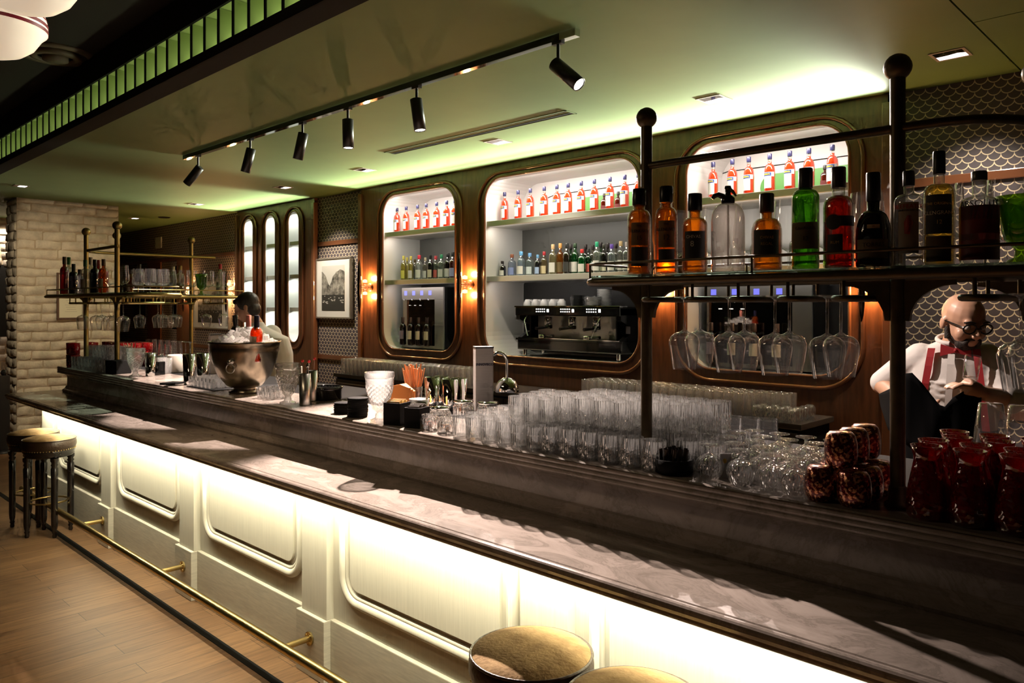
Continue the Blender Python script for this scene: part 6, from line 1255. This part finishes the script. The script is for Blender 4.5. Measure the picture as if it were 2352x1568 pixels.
m = MB(); loft(m, [((hp.x, hp.y, 0.92), 0.16, 0.19, 0), ((hp.x + 0.02, hp.y, 1.12), 0.165, 0.20, 0), ((hp.x * 0.75 + nk.x * 0.25 + 0.045, 0.03, 1.28), 0.165, 0.21, 0), ((hp.x * 0.5 + nk.x * 0.5 + 0.055, 0.025, 1.41), 0.15, 0.215, 0), ((nk.x + 0.06, 0.02, nk.z - 0.07), 0.115, 0.18, 0), ((nk.x + 0.012, 0.02, nk.z - 0.02), 0.07, 0.09, 0), ((nk.x, 0.02, nk.z + 0.02), 0.062, 0.066, 0)])
limb(m, [S1 + Vector((0.02, 0.02, 0)), E1, E1.lerp(W1, 0.5)], [0.078, 0.064, 0.054]); limb(m, [S2 + Vector((0.0, -0.02, 0)), E2, E2.lerp(W2, 0.5)], [0.078, 0.064, 0.054]); remeshed(m, 'shirt', pmat('grey_white_cotton', (0.62, 0.60, 0.56), 0.8, bump=0.15, bscale=14), 0.009, 3, p2)
m = MB(); m.ball((0, 0.022, 0.036), 0.085, 18, (1.0, 1.16, 1.06), Mh); m.ball((0, 0.05, -0.025), 0.068, 16, (1.08, 0.9, 1.0), Mh); m.ball((0, -0.055, 0.072), 0.045, 14, (1.3, 0.8, 0.6), Mh)
for s in (-1, 1): m.ball((s * 0.060, 0.0, 0.02), 0.036, 12, (0.8, 1.0, 1.2), Mh)
remeshed(m, 'hair', hairm, 0.007, 2, p2)
m = MB(); 
for s in (-1, 1): limb(m, [(hp.x, hp.y + s * 0.09, 0.94), (hp.x, hp.y + s * 0.10, 0.48), (hp.x + 0.02, hp.y + s * 0.10, 0.10)], [0.11, 0.075, 0.062])
remeshed(m, 'trousers', blackcloth, 0.014, 2, p2)
m = MB()
for s in (-1, 1): m.ball((hp.x - 0.05, hp.y + s * 0.10, 0.04), 0.05, 14, (2.4, 0.95, 0.78))
m.build('shoes', MT['gloss'], p2)
# ================================================================ bar stools
suede = pmat('tan_suede', (0.46, 0.31, 0.14), 0.9, scale=14, col2=(0.27, 0.165, 0.065), bump=0.25, bscale=90)
leather = pmat('dark_brown_leather', (0.035, 0.018, 0.010), 0.35, bump=0.25, bscale=60)
ebony = pmat('ebonised_wood', (0.012, 0.009, 0.008), 0.14, coat=0.5)
def make_stool():
    t = thing('bar_stool', 'x', 'bar stool', (0, 0, 0), 0, 'round bar stools')
    R_, zt = 0.172, 0.722
    MB().lathe([(R_, 0.700), (R_ * 0.93, 0.709), (R_ * 0.75, 0.716), (R_ * 0.4, 0.721), (0.0001, zt)], 48, cap=False).build('seat_top', suede, t)
    MB().tube([(R_ * math.cos(a * math.pi / 24), R_ * math.sin(a * math.pi / 24), 0.700) for a in range(48)], 0.0045, 8, True).build('piping', leather, t)
    sb = MB().lathe([(R_ * 0.99, 0.699), (R_ * 1.03, 0.68), (R_ * 1.03, 0.655), (R_ * 0.985, 0.632), (R_ * 0.96, 0.625)], 48, cap=False).build('seat_band', leather, t)
    m = MB()
    for k in range(56): a = k * 2 * math.pi / 56; m.ball((R_ * 0.985 * math.cos(a), R_ * 0.985 * math.sin(a), 0.629), 0.0042, 6)
    m.build('nail_heads', MT['brass'], sb)
    MB().lathe([(R_ * 0.965, 0.624), (R_ * 0.98, 0.612), (R_ * 0.93, 0.603), (R_ * 0.96, 0.592), (R_ * 0.90, 0.578), (R_ * 0.80, 0.574), (0.001, 0.574)], 48, cap=False).build('seat_rail', ebony, t)
    lp = [(0.012, 0.0), (0.016, 0.012), (0.012, 0.03), (0.018, 0.04), (0.013, 0.05), (0.019, 0.07), (0.022, 0.10), (0.022, 0.40), (0.024, 0.50), (0.017, 0.515), (0.025, 0.527), (0.017, 0.54), (0.027, 0.555), (0.027, 0.576)]
    for k in range(4):
        a = k * math.pi / 2; T = Matrix.Translation((0.142 * math.cos(a), 0.142 * math.sin(a), 0)) 
        MB().lathe(lp, 14, T).build('leg', ebony, t)
    fr_ = MB().tube([(0.122 * math.cos(a * math.pi / 24), 0.122 * math.sin(a * math.pi / 24), 0.245) for a in range(48)], 0.0065, 8, True).build('foot_ring', MT['brass'], t)
    return t
s0 = make_stool()
spots_ = [(-1.473, 1.592, 0.10, 'tan suede bar stool in the foreground, the left and whole one of the near pair'), (-1.112, 1.578, 0.12, 'tan suede bar stool at the bottom edge, nearest the camera'), (-6.38, 1.672, -0.02, 'tan topped bar stool at the far end, in front of its neighbour'), (-6.765, 1.668, -0.02, 'tan topped bar stool at the far end of the bar, behind its neighbour')]
for i, (x, y, a, lb) in enumerate(spots_):
    if i == 0: s0.location = (x, y, 0); s0.rotation_euler = (0, 0, a); s0['label'] = lb
    else: dup(s0, (x, y, 0), a, lb, 'round bar stools')
pd = thing('black_post', 'narrow black post standing left of the brick pillar', 'post', (-10.3, 2.24, 0))
MB().lathe([(0.14, 0), (0.14, 0.015), (0.04, 0.03)], 24).build('base', MT['black'], pd); MB().rbox(-0.05, 0.05, -0.05, 0.05, 0.02, 0.88, 0.006).build('shaft', MT['black'], pd); MB().ball((0, 0, 0.91), 0.035, 14).build('knob', MT['gloss'], pd)
# ================================================================ lights
def area(name, loc, dirv, sx, sy_, power, col, spread=math.pi):
    d = bpy.data.lights.new(name, 'AREA'); d.shape = 'RECTANGLE'; d.size = sx; d.size_y = sy_; d.energy = power; d.color = col; d.spread = spread
    o = bpy.data.objects.new(name, d); COL.objects.link(o); o.location = loc
    o.rotation_euler = Vector(dirv).to_track_quat('-Z', 'Y').to_euler()
    return o
def strip(name, x0, x1, y, z, dirv, w, power, col, spread=math.pi):
    o = area(name, ((x0 + x1) / 2, y, z), dirv, x1 - x0, w, power, col, spread)
    # keep the long side along X
    zax = -Vector(dirv).normalized(); xax = Vector((1, 0, 0)); yax = zax.cross(xax).normalized()
    o.rotation_euler = Matrix((xax, yax, zax)).transposed().to_euler(); return o
def spot(name, loc, aim, power, ang, blend, col, size=0.02):
    d = bpy.data.lights.new(name, 'SPOT'); d.energy = power; d.spot_size = math.radians(ang); d.spot_blend = blend; d.color = col; d.shadow_soft_size = size
    o = bpy.data.objects.new(name, d); COL.objects.link(o); o.location = loc; o.rotation_euler = (Vector(aim) - Vector(loc)).to_track_quat('-Z', 'Y').to_euler(); return o
def point(name, loc, power, col, size=0.03):
    d = bpy.data.lights.new(name, 'POINT'); d.energy = power; d.color = col; d.shadow_soft_size = size
    o = bpy.data.objects.new(name, d); COL.objects.link(o); o.location = loc; return o
WARM = (1.0, 0.74, 0.36); NEUT = (1.0, 0.86, 0.70); LEDC = (1.0, 0.93, 0.70)
strip('counter_led', -7.3, 0.95, 1.775, 0.897, (0, 0.75, -0.7), 0.03, 100, LEDC)
for a, b, pw in ((PANEL[0], PANEL[1], 1.0), (PANEL_L[0], PANEL_L[1], 0.36)):      # cove strips let into the panelling's top edge
    for el, sp, q in ((4, 24, 66), (9, 54, 22), (26, 78, 6)):
        strip('cove_led', a, b, YP - 0.02, 2.945, (0, -1, math.tan(math.radians(el))), 0.02, q * pw, (0.96, 1.0, 0.80), math.radians(sp))
strip('baffle_led', -15.2, -2.0, 1.915, ZC + 0.034, (0, -0.2, 1), 0.02, 20, (0.92, 1.0, 0.60))
for i, (a, b) in enumerate(NICHES):
    L = b - a - 0.3
    strip('niche_led', a + 0.15, b - 0.15, YP + 0.04, ZN1 - 0.02, (0, 0.35, -1), 0.03, 13 * L, (1.0, 0.88, 0.80))
    strip('shelf_led_and_fill', a + 0.05, b - 0.05, YP + 0.04, ZS2 - 0.056, (0, 0.5, -1), 0.02, 3.6 * L, (1.0, 0.92, 0.82))
    strip('shelf_led_and_fill', a + 0.05, b - 0.05, YP + 0.05, ZS1 - 0.056, (0, 0.6, -1), 0.02, 1.3 * L, (1.0, 0.92, 0.84))  # fill added under the lower shelf to brighten the cups and machine
for a, b in SLITS:
    for z in (2.84, 2.43, 2.01, 1.59): strip('slit_led', a + 0.05, b - 0.05, YP + 0.03, z, (0, 0.4, -1), 0.02, 1.3, (0.95, 1.0, 0.88))
# track spots throw their beams on the counter and the glasses
for (p, ax, lit), (aim, pw, ang, bl) in zip(SPOT_AIM, [((-6.9, 2.31, ZT), 420, 38, 0.25), ((-5.8, 2.31, ZT), 520, 38, 0.25), ((-5.0, 2.31, ZT), 560, 38, 0.25), ((-4.15, 2.31, ZT), 600, 38, 0.25), ((-2.45, 2.15, ZT), 1250, 62, 0.5), ((-0.97, 3.55, 1.50), 260, 60, 0.5)]):
    spot('track_beam', p, aim, pw, ang, bl, (1.0, 0.80, 0.70))
spot('downlight_extra_beam', (xa(1144, 4.36), 4.34, ZC - 0.02), (-1.55, 2.15, ZL + 0.1), 420, 40, 0.7, (1.0, 0.84, 0.76), 0.02)  # extra beam added at this downlight to brighten the crystal tumblers
spot('downlight_extra_beam', (xa(1640, 4.42), 4.40, ZC - 0.02), (-0.75, 1.78, ZT), 420, 50, 0.5, (1.0, 0.82, 0.74), 0.015)
for u, y, lb in DL:
    spot('downlight_beam', (xa(u, y), y, ZC - 0.02), (xa(u, y) if u != 838 else -5.85, y - 1.2 if u == 838 else y + (1.0 if u in (2183, 650, 451, 1144) else -0.4), 1.1 if u == 1144 else 0.6), {2183: 70, 650: 150, 838: 90, 451: 60, 1144: 60}.get(u, 24), 80, 0.7, NEUT, 0.04)
for x, y in ((-3.16, 0.655), (-2.64, 0.625)): area('pendant_glow', (x, y, 2.535), (0, 0, -1), 0.16, 0.16, 3, (1.0, 0.72, 0.42))
spot('room_downlight', (-8.6, 1.9, 2.98), (-10.9, 3.0, 1.3), 250, 75, 0.8, (1.0, 0.78, 0.52), 0.1)
spot('room_downlight', (-4.2, 1.1, 3.38), (-3.96, 1.40, 0), 190, 46, 1.0, (1.0, 0.70, 0.40), 0.15)
spot('brick_wash', (-13.3, 2.95, 2.96), (-13.6, 2.95, 2.2), 90, 100, 0.8, (1.0, 0.82, 0.6), 0.03)
world = bpy.data.worlds.new('night_room'); SC.world = world; world.use_nodes = True
world.node_tree.nodes['Background'].inputs[0].default_value = (0.9, 0.8, 0.6, 1); world.node_tree.nodes['Background'].inputs[1].default_value = 0.0
for x, y, z in SCO:
    for sg in (1, -1): point('sconce_bulb', (x, y + 0.035, z + sg * 0.10), 16, (1.0, 0.52, 0.20), 0.025)
# ================================================================ camera
cd = bpy.data.cameras.new('camera'); cam = bpy.data.objects.new('camera', cd); COL.objects.link(cam)
cam.location = (0, 0, H); cam.rotation_euler = (math.pi / 2, 0, YAW)
cd.sensor_width = 36.0; cd.sensor_fit = 'HORIZONTAL'; cd.lens = F / 2352 * 36.0; cd.shift_y = -(784 - CY) / 2352; cd.clip_start = 0.05
SC.camera = cam
SC.view_settings.view_transform = 'Standard'; SC.view_settings.look = 'None'; SC.view_settings.exposure = 0.0; SC.view_settings.gamma = 1.0; SC.view_settings.use_curve_mapping = False
SC.cycles.max_bounces = 7; SC.cycles.diffuse_bounces = 2; SC.cycles.glossy_bounces = 4; SC.cycles.transmission_bounces = 6; SC.cycles.transparent_max_bounces = 28
SC.cycles.caustics_reflective = False; SC.cycles.caustics_refractive = False; SC.cycles.sample_clamp_indirect = 4.0; SC.cycles.use_denoising = True; SC.cycles.use_adaptive_sampling = True; SC.cycles.adaptive_threshold = 0.09; SC.cycles.adaptive_min_samples = 12; SC.cycles.light_sampling_threshold = 0.03
for m_ in bpy.data.materials: m_.cycles.emission_sampling = 'NONE'      # small glowing faces are seen, the lamps above do the lighting
